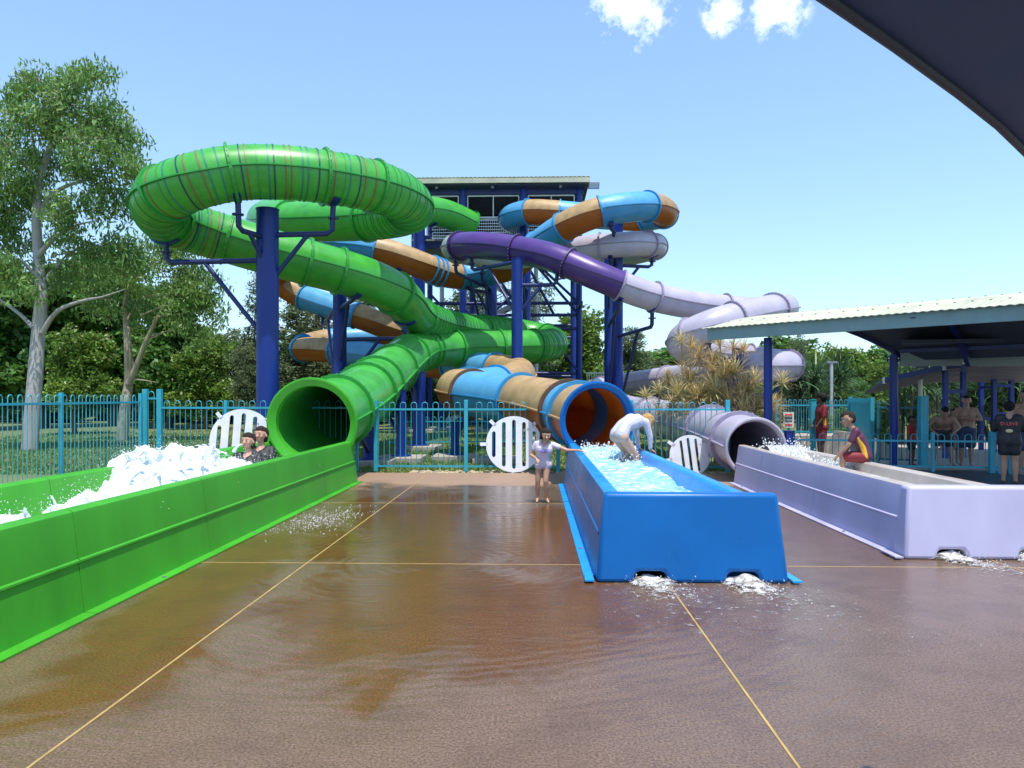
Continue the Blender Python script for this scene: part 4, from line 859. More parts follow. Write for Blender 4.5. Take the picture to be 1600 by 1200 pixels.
def bush_mesh(name, seed, leaf, w, h, size, ncl, per, aspect=.5, trunk_h=.25, lobes=9):
    rs = np.random.RandomState(seed); cen = []
    for k in range(lobes):
        a = rs.uniform(0, 2 * pi); rr = rs.uniform(0, .62) * w; z = h * (trunk_h + (1 - trunk_h) * rs.uniform(.12, .88)); f = 1 - .45 * (z / h)
        cen.append(ell_points(rs, (math.cos(a) * rr * f, math.sin(a) * rr * f, z), (w * rs.uniform(.26, .42), w * rs.uniform(.26, .42), h * rs.uniform(.10, .18)), ncl // lobes, .5))
    cen = np.concatenate(cen); crown = np_mesh(name + '_crown', leaf_cloud(rs, cen, per, size * .85, size, aspect, .35, .6), 4, leaf)
    tb = MB(); limb(tb, [(0, 0, -.1), (.05 * w, .0, h * .2), (-.03 * w, .04, h * .5), (.02 * w, 0, h * .85)], w * .055, w * .012, 9)
    for k in range(6):
        c = cen[rs.randint(len(cen))]; z0_ = h * rs.uniform(.15, .45); limb(tb, [(0, 0, z0_), (c[0] * .45, c[1] * .45, z0_ + (c[2] - z0_) * .6), tuple(c)], w * .028, w * .006, 6)
    return crown, tb.mesh(name + '_trunk', M_['bark3'], smooth=80)
TM = {'dense': bush_mesh('dense', 21, M_['leaf_dense'], 3.4, 8.0, .30, 420, 34, .55, .10, 14), 'olive': bush_mesh('olive', 22, M_['leaf_olive'], 3.2, 8.5, .24, 480, 34, .35, .12, 13), 'light': bush_mesh('light', 23, M_['leaf_light'], 3.4, 7.0, .30, 420, 32, .5, .12, 13), 'airy': bush_mesh('airy', 24, M_['leaf_olive'], 3.2, 9.5, .26, 300, 26, .3, .3, 11)}
TMH = {k: max(v.co.z for v in m[0].vertices) for k, m in TM.items()}
TREES = [('dense', -30, 37, 400, 1.25, 'dense dark tree at the far left edge behind the gum'), ('dense', 70, 40, 400, 1.2, 'dense dark tree behind the gum trunk'), ('light', 118, 33, 500, .95, 'bright leafed bushy tree between gum and forked tree'), ('dense', 175, 42, 395, 1.2, 'dark tree behind the forked tree'),
         ('dense', 265, 40, 430, 1.1, 'round dark green tree right of the forked tree'), ('light', 322, 38, 510, 1.0, 'light green tree beside the sky gap on the left'), ('olive', 385, 36, 528, 1.0, 'dull green tree just left of the thickest blue post'), ('airy', 398, 44, 420, .9, 'thin leaved grey tree showing against the sky left of the thick post'),
         ('olive', 478, 42, 452, 1.3, 'shadowy grey green tree behind the left orange turns'), ('olive', 565, 44, 440, 1.3, 'grey green tree behind the middle blue post'), ('dense', 640, 47, 470, 1.1, 'dark tree seen behind the foot of the tower'), ('olive', 735, 50, 430, 1.2, 'grey green tree seen through the tower braces'), ('airy', 830, 52, 420, 1.1, 'loose tree behind the right tower bay'),
         ('light', 905, 48, 470, 1.1, 'bright green tree right behind the tower'), ('olive', 985, 50, 505, 1.2, 'grey green tree right of the paired posts'), ('light', 960, 44, 560, .9, 'low bright tree under the lilac loops'), ('light', 1075, 50, 560, .9, 'small green tree behind the yellow plants'),
         ('airy', 1250, 46, 515, 1.0, 'thin branched tree behind the lilac bend on the right'), ('light', 1300, 42, 530, 1.15, 'broad fresh green tree behind the lifeguard'), ('light', 1375, 40, 550, 1.1, 'fresh green tree behind the second shelter post'), ('dense', 1345, 37, 590, .85, 'dark round shrub tree behind the slatted gate'), ('light', 1450, 42, 560, 1.0, 'green tree behind the flat roofed shelter'), ('light', 1540, 41, 560, 1.0, 'green tree behind the twin posts at the right'), ('dense', 1630, 40, 555, 1.0, 'dark tree at the right edge')]
def put_tree(kind, px, d, ytop, wide, label, group, name='bushy_tree', rz=None):
    cr, tr_ = TM[kind]; h0 = TMH[kind]; z = P(px, ytop, d).z; sc_ = z / h0; b = Gd(px, d, -.1); root = thing(name, label, 'tree', b, group)
    S = Matrix.Diagonal((sc_ * wide, sc_ * wide, sc_, 1)); R_ = Matrix.Rotation(rz if rz is not None else random.uniform(0, 6.28), 4, 'Z')
    place(cr, 'crown', root, Matrix.Translation(b) @ R_ @ S); place(tr_, 'trunk', root, Matrix.Translation(b) @ R_ @ S)
for kind, px, d, yt, wd, lb_ in TREES: put_tree(kind, px, d, yt, wd, lb_, 'trees behind the slides')
wd_ = bpy.data.objects.new('woodland', None); COL.objects.link(wd_); WL[wd_] = Vector(); tag(wd_, 'continuous dark woodland closing the view far behind', 'woodland', kind='stuff')
for k in range(34):
    kind = ('dense', 'olive', 'light')[k % 3]; cr, _t = TM[kind]; px = -260 + k * 62; d = 58 + (k * 7 % 11); b = Gd(px, d, -.2); s = random.uniform(.85, 1.1) * (1.0 if px < 700 else .78)
    o = place(cr, 'far_crown', wd_, Matrix.Translation(b) @ Matrix.Rotation(k * 1.7, 4, 'Z') @ Matrix.Diagonal((1.5, 1.5, s, 1))); o['kind'] = 'stuff'
for k in range(26):
    cr, _t = TM[('dense', 'olive', 'light')[(k * 5) % 3]]; px = -120 + k * 66 if k < 12 else 660 + (k - 12) * 75; d = 46 + (k * 5 % 7); b = Gd(px, d, -.6)
    o = place(cr, 'understorey', wd_, Matrix.Translation(b) @ Matrix.Rotation(k * 2.3, 4, 'Z') @ Matrix.Diagonal((1.15, 1.0, .42 + .06 * (k % 3), 1))); o['kind'] = 'stuff'
def rosette_mesh(name, seed, leaf, n, L, w, up=.2, curl=.5):
    rs = np.random.RandomState(seed); V = []
    for k in range(n):
        a = rs.uniform(0, 2 * pi); e = rs.uniform(-.5, 1.45); l = L * rs.uniform(.7, 1.1)
        h = np.array([math.cos(a), math.sin(a), 0]); sd = np.array([-math.sin(a), math.cos(a), 0]) * w
        d0 = h * math.cos(e) + np.array([0, 0, math.sin(e) + up]); p1 = d0 * l * .5; p2 = d0 * l * .8 + h * l * .10 - np.array([0, 0, curl * l * .12]); p3 = d0 * l * .95 + h * l * .2 - np.array([0, 0, curl * l * .32 * math.cos(e)])
        z = np.zeros(3); V += [z - sd * .5, z + sd * .5, p1 + sd, p1 - sd, p1 - sd, p1 + sd, p2 + sd * .8, p2 - sd * .8, p2 - sd * .8, p2 + sd * .8, p3 + sd * .12, p3 - sd * .12]
    return np_mesh(name, np.array(V), 4, leaf)
RY = [rosette_mesh('rosette', 31, M_['leaf_yel'], 90, .46, .009), rosette_mesh('rosette', 32, M_['leaf_yelg'], 85, .48, .010), rosette_mesh('rosette', 33, M_['leaf_yel'], 95, .52, .009, .1, .8)]
RP = rosette_mesh('rosette', 34, M_['leaf_pand'], 80, .95, .022, .15, .7)
def strap_plant(label, spots, meshes, group, stemr=.022, bark=None, name='strap_leaf_plant', cat='plant'):
    px0, py0, d0 = spots[0][:3]; base = Gd(px0, d0); root = thing(name, label, cat, base, group)
    for k, (px, py, d, s) in enumerate(spots):
        c = P(px, py, d); foot = Vector((base.x + (c.x - base.x) * .55, base.y + (c.y - base.y) * .55, 0)); mid = foot * .4 + c * .6 + Vector((random.uniform(-.06, .06), 0, 0)); mid.z = c.z * .55
        MB().tube([foot, mid, c], [stemr * 1.3, stemr, stemr * .8], 6).build('stem', bark or M_['bark2'], root, smooth=80)
        place(meshes[k % len(meshes)], 'leaf_rosette', root, Matrix.Translation(c) @ Matrix.Rotation(random.uniform(0, 6.28), 4, 'Z') @ Matrix.Rotation(random.uniform(-.3, .3), 4, 'X') @ Matrix.Scale(s, 4))
rp_ = random.Random(9)
clumps = [('yellow strap leaved clump with the tallest heads, left of the shelter post', [(1078, 545, 18.4, .85), (1065, 535, 18.6, .75), (1093, 560, 18, 1.0), (1075, 590, 18.2, 1.1), (1060, 620, 18, 1.1), (1088, 625, 17.6, 1.15), (1072, 650, 17.6, 1.0)]),
          ('yellow strap leaved clump in the middle of the planting', [(1125, 540, 18, .85), (1112, 570, 18.4, 1.1), (1130, 590, 17.6, 1.2), (1118, 615, 17.4, 1.2), (1140, 635, 17.2, 1.1), (1110, 645, 17.4, 1.1), (1128, 660, 17, 1.0)]),
          ('yellow green strap leaved clump beside the blue shelter post', [(1145, 545, 18, .8), (1162, 550, 18.2, .85), (1150, 585, 17.6, 1.1), (1166, 612, 17.2, 1.15), (1180, 600, 18.2, 1.0), (1160, 645, 17, 1.1), (1182, 640, 17.2, 1.1), (1172, 668, 16.8, 1.0)]),
          ('low straw coloured strap leaved clump at the left of the planting', [(1045, 600, 19, .9), (1030, 615, 19.2, .8), (1050, 640, 18.4, 1.0), (1030, 645, 19, .9), (1010, 622, 20, .7)]),
          ('sparse strap leaved clump right of the blue shelter post', [(1222, 600, 19.6, .9), (1205, 640, 18, 1.0), (1212, 668, 17.4, 1.0), (1195, 672, 17, .9)])]
for k, (lb_, sp) in enumerate(clumps):
  sp = sp + [(x + rp_.uniform(-22, 22), y + rp_.uniform(38, 75), d + rp_.uniform(-.5, .5), s_ * rp_.uniform(.8, 1.1)) for x, y, d, s_ in sp if y < 612]
  strap_plant(lb_, sp, RY[k % 3:] + RY[:k % 3], 'yellow strap leaved plants')
for k, (px, d, lb_) in enumerate(((1270, 27, 'green strap leaved palm behind the lifeguard'), (1300, 30, 'green strap leaved palm behind the slatted gate'), (1425, 25, 'green strap leaved palm behind the red shirted child'), (1470, 26, 'green strap leaved palm behind the leaning man'), (1515, 28, 'green strap leaved palm behind the man with folded arms'), (1545, 27, 'green strap leaved palm between the twin posts'), (1590, 26, 'green strap leaved palm at the right edge'), (1490, 31, 'tall green strap leaved palm behind the flat roofed shelter'))):
    sp = [(px + rp_.uniform(-24, 24), 595 + rp_.uniform(-8, 60), d + rp_.uniform(-.6, .6), rp_.uniform(.9, 1.35)) for _ in range(7)]
    strap_plant(lb_, sp, [RP], 'green strap leaved palms', .05, M_['bark3'], 'strap_leaf_palm', 'palm')
for k, (px, d, ytop, lb_) in enumerate(((1285, 24, 632, 'yellow green shrub behind the lifeguard'), (1320, 25, 628, 'yellow green shrub at the slatted gate'), (1375, 23, 632, 'yellow green shrub beside the shelter post'), (1462, 22.5, 640, 'yellow green shrub behind the leaning man'))): put_tree('light', px, d, ytop, 1.0, lb_, 'yellow green shrubs', 'shrub')
# light pole seen above the shrubs
for px, d, yt, lb_ in ((1299, 26, 566, 'slim grey light pole behind the lifeguard'), (1438, 21, 573, 'slim grey pole above the thick teal gate post')):
    b = Gd(px, d); r_ = thing('light_pole', lb_, 'pole', b, 'slim grey poles'); MB().tube([b, P(px, yt, d)], .06, 10).build('shaft', M_['galv'], r_, smooth=40); MB().box(P(px, yt, d), (.35, .16, .07)).build('lamp_head', M_['grey'], r_)
# ------------------------------------------------------------------ water in the troughs
def vnoise(x, y, seed):
    rs = np.random.RandomState(seed); T = rs.uniform(-1, 1, (64, 64)); xi, yi = np.floor(x).astype(int), np.floor(y).astype(int); fx_, fy_ = x - xi, y - yi
    sx, sy = fx_ * fx_ * (3 - 2 * fx_), fy_ * fy_ * (3 - 2 * fy_); g = lambda a, b: T[a % 64, b % 64]
    return (g(xi, yi) * (1 - sx) + g(xi + 1, yi) * sx) * (1 - sy) + (g(xi, yi + 1) * (1 - sx) + g(xi + 1, yi + 1) * sx) * sy
def fbm(x, y, seed, octs=5, gain=.55): return sum(gain ** k * vnoise(x * 2 ** k + 7.3 * k, y * 2 ** k + 3.1 * k, seed + k) for k in range(octs))
def water_sheet(name, label, xl, xr, y0, y1, hfun, m, step=.03, cat='water'):
    ny = int((y1 - y0) / step); nx = int((xr(y0) - xl(y0)) / step) + 1; Y, T = np.meshgrid(np.linspace(y0, y1, ny + 1), np.linspace(0, 1, nx + 1), indexing='ij')
    X = np.vectorize(xl)(Y) * (1 - T) + np.vectorize(xr)(Y) * T; Z = hfun(X, Y, T)
    V = np.stack([X, Y, Z], -1).reshape(-1, 3); F_ = [(i * (nx + 1) + j, (i + 1) * (nx + 1) + j, (i + 1) * (nx + 1) + j + 1, i * (nx + 1) + j + 1) for i in range(ny) for j in range(nx)]
    me = bpy.data.meshes.new(name); me.from_pydata(V.tolist(), [], F_); me.materials.append(m); me.polygons.foreach_set('use_smooth', [True] * len(F_))
    bm = bmesh.new(); bm.from_mesh(me); bmesh.ops.recalc_face_normals(bm, faces=bm.faces); bm.to_mesh(me); bm.free()
    o = bpy.data.objects.new(name, me); COL.objects.link(o); tag(o, label, cat, kind='stuff'); return V, o
def blobs(name, label, pts, rad, m, cat='splash', squash=1.0):
    V0, F0 = ICO[1]; V0 = np.array(V0); n = len(pts); nv = len(V0); rs = np.random.RandomState(n)
    st_ = rs.uniform(.6, 1.5, (n, 1, 3)); st_[:, :, 2] *= squash
    V = (V0[None] * np.asarray(rad)[:, None, None] * st_ + np.asarray(pts)[:, None, :]).reshape(-1, 3)
    F_ = (np.array(F0)[None] + (np.arange(n) * nv)[:, None, None]).reshape(-1, 3)
    me = bpy.data.meshes.new(name); me.from_pydata(V.tolist(), [], F_.tolist()); me.materials.append(m); me.polygons.foreach_set('use_smooth', [True] * len(F_))
    o = bpy.data.objects.new(name, me); COL.objects.link(o); tag(o, label, cat, kind='stuff'); return o
rsw = np.random.RandomState(77)
g_l = lambda y: -5.05 + .0 * y; g_r = lambda y: -3.53
def gh_(X, Y, T):
    mound = .54 * np.exp(-((Y - 9.0) / .60) ** 2) * (1 - .40 * T ** 2) + .10 * np.exp(-((Y - 7.9) / .6) ** 2) * (1 - .6 * T) + .27 * np.exp(-((Y - 10.3) / .75) ** 2)
    front = .14 * np.exp(-((Y - 6.3) / .9) ** 2) * (.3 + T)
    turb = np.clip((Y - 4.0) / 2.0, .15, 1) * np.clip((12.0 - Y) / 1.0, .2, 1)
    n = fbm(X * 2.4, Y * 1.9, 3, 5, .5); rid = .5 - np.abs(fbm(X * 3.6, Y * 2.8, 13, 4, .5))
    return .37 + mound + front + turb * (n * (.05 + .13 * np.minimum(mound, .5)) + rid * .05 + fbm(X * 11, Y * 9, 57, 3) * .018 + np.clip(fbm(X * 4.5, Y * 3.2, 17, 3), 0, 1) ** 2 * .10)
Vg, _ = water_sheet('white_water', 'mound of white water churning in the green trough', g_l, g_r, 1.3, 13.5, gh_, M_['foam'], .021)
sel = Vg[(Vg[:, 1] > 4.3) & (Vg[:, 1] < 11.2)]; k = rsw.choice(len(sel), 2600); pts = sel[k] + rsw.normal(0, 1, (2600, 3)) * [.05, .06, .03]; pts[:, 2] += .01; rad = rsw.uniform(.002, .007, 2600)
blobs('splash_lumps', 'lumpy foam on the white water of the green trough', pts, rad, M_['foam'])
sel2 = sel[sel[:, 2] > .45]; k = rsw.choice(len(sel2), 4200); pts = sel2[k] + np.stack([rsw.normal(0, .10, 4200), rsw.normal(-.1, .2, 4200), np.abs(rsw.normal(0, .11, 4200))], 1); 
blobs('spray_drops', 'white drops thrown up above the green trough', pts, rsw.uniform(.0015, .0055, 4200) * np.clip(1.3 - (pts[:, 2] - .5), .35, 1), M_['foam'])
def jets(name, label, n, x0, x1, y0, y1, z0, lo, hi, seed, m):
    rs = np.random.RandomState(seed); b = MB()
    for _ in range(n):
        p = Vector((rs.uniform(x0, x1), rs.uniform(y0, y1), z0 + rs.uniform(-.03, .06))); v = Vector((rs.normal(0, .5), rs.normal(-.35, .4), 1)).normalized() * rs.uniform(lo, hi); g = Vector((0, 0, -.5))
        pts = [p + v * t + g * t * t * v.length for t in (0, .35, .7, 1)]; r = rs.uniform(.006, .017); b.tube(pts, [r * 1.8, r, r * .55, r * .15], 5)
    o = b.build(name, m, smooth=80); tag(o, label, 'splash', kind='stuff')
jets('splash_jets', 'thin fingers of water leaping along the green trough', 230, -5.0, -3.65, 4.8, 8.4, .42, .10, .34, 4, M_['foam'])
jets('splash_crown', 'ragged crest of the white splash beside the two riders', 70, -4.9, -3.8, 8.3, 9.7, .85, .10, .30, 5, M_['foam'])
b_l, b_r = (lambda y: .76), (lambda y: 1.95 - .15 * (y - 6.58) / 6.92 - .23)
def bh_(X, Y, T):
    return .60 + .022 * fbm(X * 3.2, Y * 2.2, 23, 5, .6) * (1 + .9 * np.clip((Y - 9.5) / 2, 0, 1)) + .16 * np.exp(-((Y - 12.1) / .6) ** 2) + .02 * np.sin(Y * 2.2 + X * 3) + .05 * np.abs(fbm(X * 7, Y * 6, 29, 4)) * np.clip((Y - 10) / 1.5, .15, 1)
Vb, _ = water_sheet('pool_water', 'pale blue churned water in the blue trough', b_l, b_r, 6.62, 13.4, bh_, M_['water_blue'], .03)
sel = Vb[(Vb[:, 1] > 11.0) & (Vb[:, 1] < 12.9)]; k = rsw.choice(len(sel), 900); blobs('exit_foam', 'white foam at the mouth of the orange tube', sel[k] + rsw.normal(0, 1, (900, 3)) * [.04, .04, .045] + [0, 0, .02], rsw.uniform(.004, .014, 900), M_['foam'])
l_l, l_r = (lambda y: 3.67 + .22), (lambda y: 4.50)
def lh_(X, Y, T): return .50 + .03 * fbm(X * 4, Y * 2.5, 43, 5, .6) + .22 * np.exp(-((Y - 12.6) / .55) ** 2) + .10 * np.exp(-((Y - 10.7) / .35) ** 2) + .04 * np.abs(fbm(X * 8, Y * 7, 47, 4)) * np.clip((Y - 9) / 1.5, .2, 1)
Vl, _ = water_sheet('trough_water', 'shallow foamy water in the lilac trough', l_l, l_r, 7.66, 13.7, lh_, M_['water_cream'], .03)
sel = Vl[((Vl[:, 1] > 11.9) & (Vl[:, 1] < 13.3)) | ((Vl[:, 1] > 10.4) & (Vl[:, 1] < 11.0))]; k = rsw.choice(len(sel), 900); blobs('lilac_foam', 'white foam leaping at the mouth of the lilac tube', sel[k] + np.stack([rsw.normal(0, .05, 900), rsw.normal(0, .06, 900), np.abs(rsw.normal(0, .07, 900))], 1), rsw.uniform(.004, .014, 900), M_['foam'])
jets('lilac_splash', 'small splash fingers in the lilac trough', 70, 3.95, 4.5, 11.9, 13.1, .62, .08, .24, 6, M_['foam'])
def sheet_mat():
    m = foam_mat('foaming water on paving', (.82, .84, .84), (.36, .30, .25), 13, .44, .62, .4, .7, 26); N, L = m.node_tree.nodes, m.node_tree.links; b = N['Principled BSDF']
    at_ = N.new('ShaderNodeAttribute'); at_.attribute_name = 'fall'; nz_ = N.new('ShaderNodeTexNoise'); nz_.inputs['Scale'].default_value = 15; nz_.inputs['Detail'].default_value = 9; nz_.inputs['Roughness'].default_value = .7; nz_.inputs['Distortion'].default_value = 1.2
    g_ = N.new('ShaderNodeNewGeometry'); L.new(g_.outputs['Position'], nz_.inputs['Vector'])
    v = mth('ADD', mth('MULTIPLY', at_.outputs['Fac'], 1.0, N, L), mth('MULTIPLY', mth('SUBTRACT', nz_.outputs['Fac'], .5, N, L), 2.6, N, L), N, L)
    r_ = N.new('ShaderNodeMapRange'); r_.inputs['From Min'].default_value = .34; r_.inputs['From Max'].default_value = .75; L.new(v, r_.inputs['Value']); L.new(r_.outputs[0], b.inputs['Alpha']); return m
M_['foam_sheet'] = sheet_mat()
def outflow(label, holes, y, drift, seed):
    st_ = .02; x0, x1 = holes[0] - 1.0, holes[-1] + 1.7; X, Y = np.meshgrid(np.arange(x0, x1, st_), np.arange(y - 1.9, y + .10, st_), indexing='ij'); H_ = np.zeros_like(X); Fl = np.zeros_like(X)
    for hx in holes:
        dy = np.clip(y + .06 - Y, 0, 9); cx = hx + drift * dy; w = .16 + .36 * dy
        core = np.exp(-((X - cx) / w) ** 2) * np.exp(-dy / .42); far = np.exp(-((X - cx) / (w * 1.7)) ** 2) * np.exp(-dy / 1.0) * .46
        Fl = np.maximum(Fl, np.maximum(core * 1.15, far)); H_ += .055 * np.exp(-((X - cx) / .16) ** 2) * np.exp(-(dy / .22) ** 2)
    Fl *= np.clip((x1 - X) / .5, 0, 1) * np.clip((X - x0) / .4, 0, 1) * np.clip((Y - (y - 1.9)) / .4, 0, 1); Z = .005 + H_ + np.clip(fbm(X * 6, Y * 6, seed, 4), -.5, 1) * (.012 * Fl + .35 * H_); Z = np.maximum(Z, .004)
    ny = X.shape[1]; V = np.stack([X, Y, Z], -1).reshape(-1, 3); F_ = [(i * ny + j, (i + 1) * ny + j, (i + 1) * ny + j + 1, i * ny + j + 1) for i in range(X.shape[0] - 1) for j in range(ny - 1) if Fl[i, j] > .02]
    me = bpy.data.meshes.new('outflow_water'); me.from_pydata(V.tolist(), [], F_); me.materials.append(M_['foam_sheet']); me.polygons.foreach_set('use_smooth', [True] * len(F_)); a_ = me.attributes.new('fall', 'FLOAT', 'POINT'); a_.data.foreach_set('value', Fl.ravel())
    o = bpy.data.objects.new('outflow_water', me); COL.objects.link(o); tag(o, label, 'foam', kind='stuff')
    rs = np.random.RandomState(seed); n = 260; hx = np.array(holes)[rs.randint(0, len(holes), n)]; t = np.abs(rs.normal(0, .28, n))
    blobs('outflow_drops', label.replace('foaming water', 'small drops jumping'), np.stack([hx + rs.normal(0, .13, n) + drift * t, y - t, .02 + np.abs(rs.normal(0, .03, n))], 1), rs.uniform(.002, .006, n), M_['foam'], 'foam')
outflow('foaming water spilling from the two drain holes of the blue trough', (1.0, 1.785), 6.36, .22, 91)
outflow('foaming water spilling from the drain holes of the lilac trough', (4.09, 4.87), 7.36, .42, 92)
rs9 = np.random.RandomState(93); blobs('splash_puddle', 'fine splash drops on the paving beside the green trough', np.stack([rs9.normal(-2.75, .25, 500), rs9.normal(9.6, .5, 500), np.full(500, .004)], 1), rs9.uniform(.003, .010, 500), M_['foam'], 'foam', .5)
# ------------------------------------------------------------------ people
def cap_mesh(prims, n=12):
    b = MB()
    for p0, p1, r0, r1 in prims:
        p0, p1 = Vector(p0), Vector(p1); t = p1 - p0; L = t.length
        t = t.normalized() if L > 1e-5 else Vector((0, 0, 1)); pts, rr = [], []
        for k in range(4): a = pi / 2 * (1 - k / 3.0); pts.append(p0 - t * r0 * math.sin(a)); rr.append(max(r0 * math.cos(a), r0 * .04))
        for k in range(4): a = pi / 2 * (k / 3.0); pts.append(p1 + t * r1 * math.sin(a)); rr.append(max(r1 * math.cos(a), r1 * .04))
        for k in range(1, len(pts)):
            if (pts[k] - pts[k - 1]).length < 1e-5: pts[k] = pts[k] + t * 1e-4
        b.tube(pts, rr, n)
    return b
def fuse(name, prims, voxel, m, parent, smooth=3, extra=None):
    b = cap_mesh(prims)
    if extra: extra(b)
    base = WL[parent]; me = b.mesh(name, m, None, Vector()); o = bpy.data.objects.new(name + '_src', me); COL.objects.link(o)
    r = o.modifiers.new('r', 'REMESH'); r.mode = 'VOXEL'; r.voxel_size = voxel
    s = o.modifiers.new('s', 'SMOOTH'); s.factor = .5; s.iterations = smooth
    dg = bpy.context.evaluated_depsgraph_get(); m2 = bpy.data.meshes.new_from_object(o.evaluated_get(dg)); bpy.data.objects.remove(o)
    m2.name = name; m2.materials.clear(); m2.materials.append(m); m2.polygons.foreach_set('use_smooth', [True] * len(m2.polygons))
    m2.transform(Matrix.Translation(-base)); ob = bpy.data.objects.new(name, m2); COL.objects.link(ob); ob.parent = parent; WL[ob] = base.copy(); return ob
STAND = dict(pel=(0, 0, .53), wai=(0, .0, .62), che=(0, .005, .735), nek=(0, 0, .845), hed=(0, .012, .925),
             shL=(-.105, 0, .80), elL=(-.135, .0, .64), wrL=(-.14, .03, .50), shR=(.105, 0, .80), elR=(.135, 0, .64), wrR=(.14, .03, .50),
             hiL=(-.05, 0, .51), knL=(-.055, .015, .285), anL=(-.06, -.01, .045), toL=(-.068, .085, .018), hiR=(.05, 0, .51), knR=(.055, .015, .285), anR=(.06, -.01, .045), toR=(.068, .085, .018))
def person(label, pos, H, yaw, skin, hair, pose=None, clothes=(), head_dir=None, hairstyle='short', child=False, group=None, voxel=.0085, wide=1.0, skip=()):
    """local axes: x to the person's own right when facing +y ... rotated by yaw about z"""
    J = dict(STAND); J.update(pose or {}); Rz = Matrix.Rotation(yaw, 3, 'Z'); pos = Vector(pos)
    W = {k: pos + Rz @ (Vector(v) * H) for k, v in J.items()}; root = thing('person', label, 'person', pos, group); k = H * wide
    hr = H * (.068 if not child else .078); hd = (Rz @ Vector(head_dir or (0, 1, 0))).normalized(); upv = (W['hed'] - W['nek']).normalized(); hs = hd.cross(upv).normalized(); hu = hs.cross(hd).normalized(); hc = W['hed']
    HM = Matrix((hs, hd, hu)).transposed()
    lerp = lambda a, b_, t: a + (b_ - a) * t
    sgn = lambda a, b_: (W['shR'] - W['shL']).normalized()
    ax, hx = (W['shR'] - W['shL']).normalized(), (W['hiR'] - W['hiL']).normalized()
    torso = []
    for s in (-1, 1):
        torso += [(W['pel'] + hx * s * .040 * k, W['wai'] + ax * s * .030 * k, .062 * k, .056 * k), (W['wai'] + ax * s * .030 * k, W['che'] + ax * s * .045 * k, .056 * k, .066 * k), (W['che'] + ax * s * .045 * k, W['shR' if s > 0 else 'shL'] - ax * s * .03 * k, .062 * k, .036 * k)]
    torso += [(W['che'], W['nek'], .05 * k, .032 * k)]
    butt = [(lerp(W['pel'], W['hiL'], .9), lerp(W['pel'], W['hiL'], 1.1), .060 * k, .058 * k), (lerp(W['pel'], W['hiR'], .9), lerp(W['pel'], W['hiR'], 1.1), .060 * k, .058 * k)]
    prims = torso + butt + [(W['nek'], lerp(W['nek'], hc, .75), .030 * k, .029 * k)]
    arms, thighs, calves = {}, {}, {}
    for s in 'LR':
        arms[s] = [(W['sh' + s], W['el' + s], .031 * k, .0235 * k), (W['el' + s], W['wr' + s], .0235 * k, .0155 * k)]; thighs[s] = (W['hi' + s], W['kn' + s], .053 * k, .034 * k); calves[s] = [(W['kn' + s], lerp(W['kn' + s], W['an' + s], .35), .033 * k, .034 * k), (lerp(W['kn' + s], W['an' + s], .35), W['an' + s], .034 * k, .019 * k)]
        prims += arms[s] + [thighs[s]] + calves[s] + [(W['an' + s], lerp(W['an' + s], W['to' + s], .85), .021 * k, .015 * k), (lerp(W['an' + s], W['to' + s], .6), W['to' + s], .02 * k, .012 * k)]
        # hand: palm, four fingers, thumb from its side
        d = (W['wr' + s] - W['el' + s]).normalized(); hv = (pose or {}).get('hand' + s); d = (Rz @ Vector(hv)).normalized() if hv else d
        sd = d.cross(Vector((0, 0, 1))); sd = sd.normalized() if sd.length > .2 else d.cross(hd).normalized(); cu = sd.cross(d).normalized(); pw = W['wr' + s]
        for q in (-.5, .5): prims.append((pw, pw + d * .045 * H + sd * q * .022 * H, .012 * H, .011 * H))
        for j, (off, ln) in enumerate(((-.017, .036), (-.006, .043), (.006, .041), (.017, .032))):
            f0 = pw + d * .045 * H + sd * off * H; f1 = f0 + d * ln * .55 * H - cu * .006 * H; f2 = f1 + d * ln * .45 * H - cu * .014 * H; prims += [(f0, f1, .0062 * H, .0056 * H), (f1, f2, .0056 * H, .0045 * H)]
        ts = -1 if s == 'R' else 1; t0 = pw + d * .015 * H + sd * ts * .012 * H; prims += [(t0, t0 + d * .020 * H + sd * ts * .018 * H, .0075 * H, .0065 * H), (t0 + d * .020 * H + sd * ts * .018 * H, t0 + d * .040 * H + sd * ts * .020 * H, .0065 * H, .005 * H)]
    hp = lambda x, y, z: hc + HM @ Vector((x, y, z)) * hr
    prims += [(hp(0, -.12, .22), hp(0, .05, .25), hr * .86, hr * .82), (hp(0, .22, -.35), hp(0, .35, -.62), hr * .62, hr * .40), (hp(0, .80, .02), hp(0, .98, -.22), hr * .09, hr * .15)]
    for s in (-1, 1): prims += [(hp(s * .84, -.05, .0), hp(s * .88, -.10, -.2), hr * .13, hr * .10), (hp(s * .35, .55, -.15), hp(s * .33, .5, -.3), hr * .27, hr * .25)]
    body = fuse('body', prims, voxel * H, skin, root, 2)
    for s in (-1, 1):
        MB().sphere(hp(s * .30, .86, .06), hr * .075, 1, (1.3, .6, .8), M=HM).build('eye', M_['eye'], body, smooth=80)
        MB().tube([hp(s * .46, .83, .24), hp(s * .28, .90, .29), hp(s * .15, .90, .25)], hr * .028, 5).build('eyebrow', hair, body)
    MB().tube([hp(-.24, .80, -.42), hp(0, .91, -.50), hp(.24, .80, -.42)], [hr * .04, hr * .085, hr * .04], 6).build('mouth', M_['lip'], body, smooth=80)
    hp_ = [(hp(0, -.24, .36), hp(0, .02, .52), hr * .98, hr * .80)]
    if hairstyle == 'short': hp_ = [(hp(0, -.22, .36), hp(0, .14, .50), hr * .86, hr * .72), (hp(0, -.42, .0), hp(0, -.35, .3), hr * .66, hr * .7)]
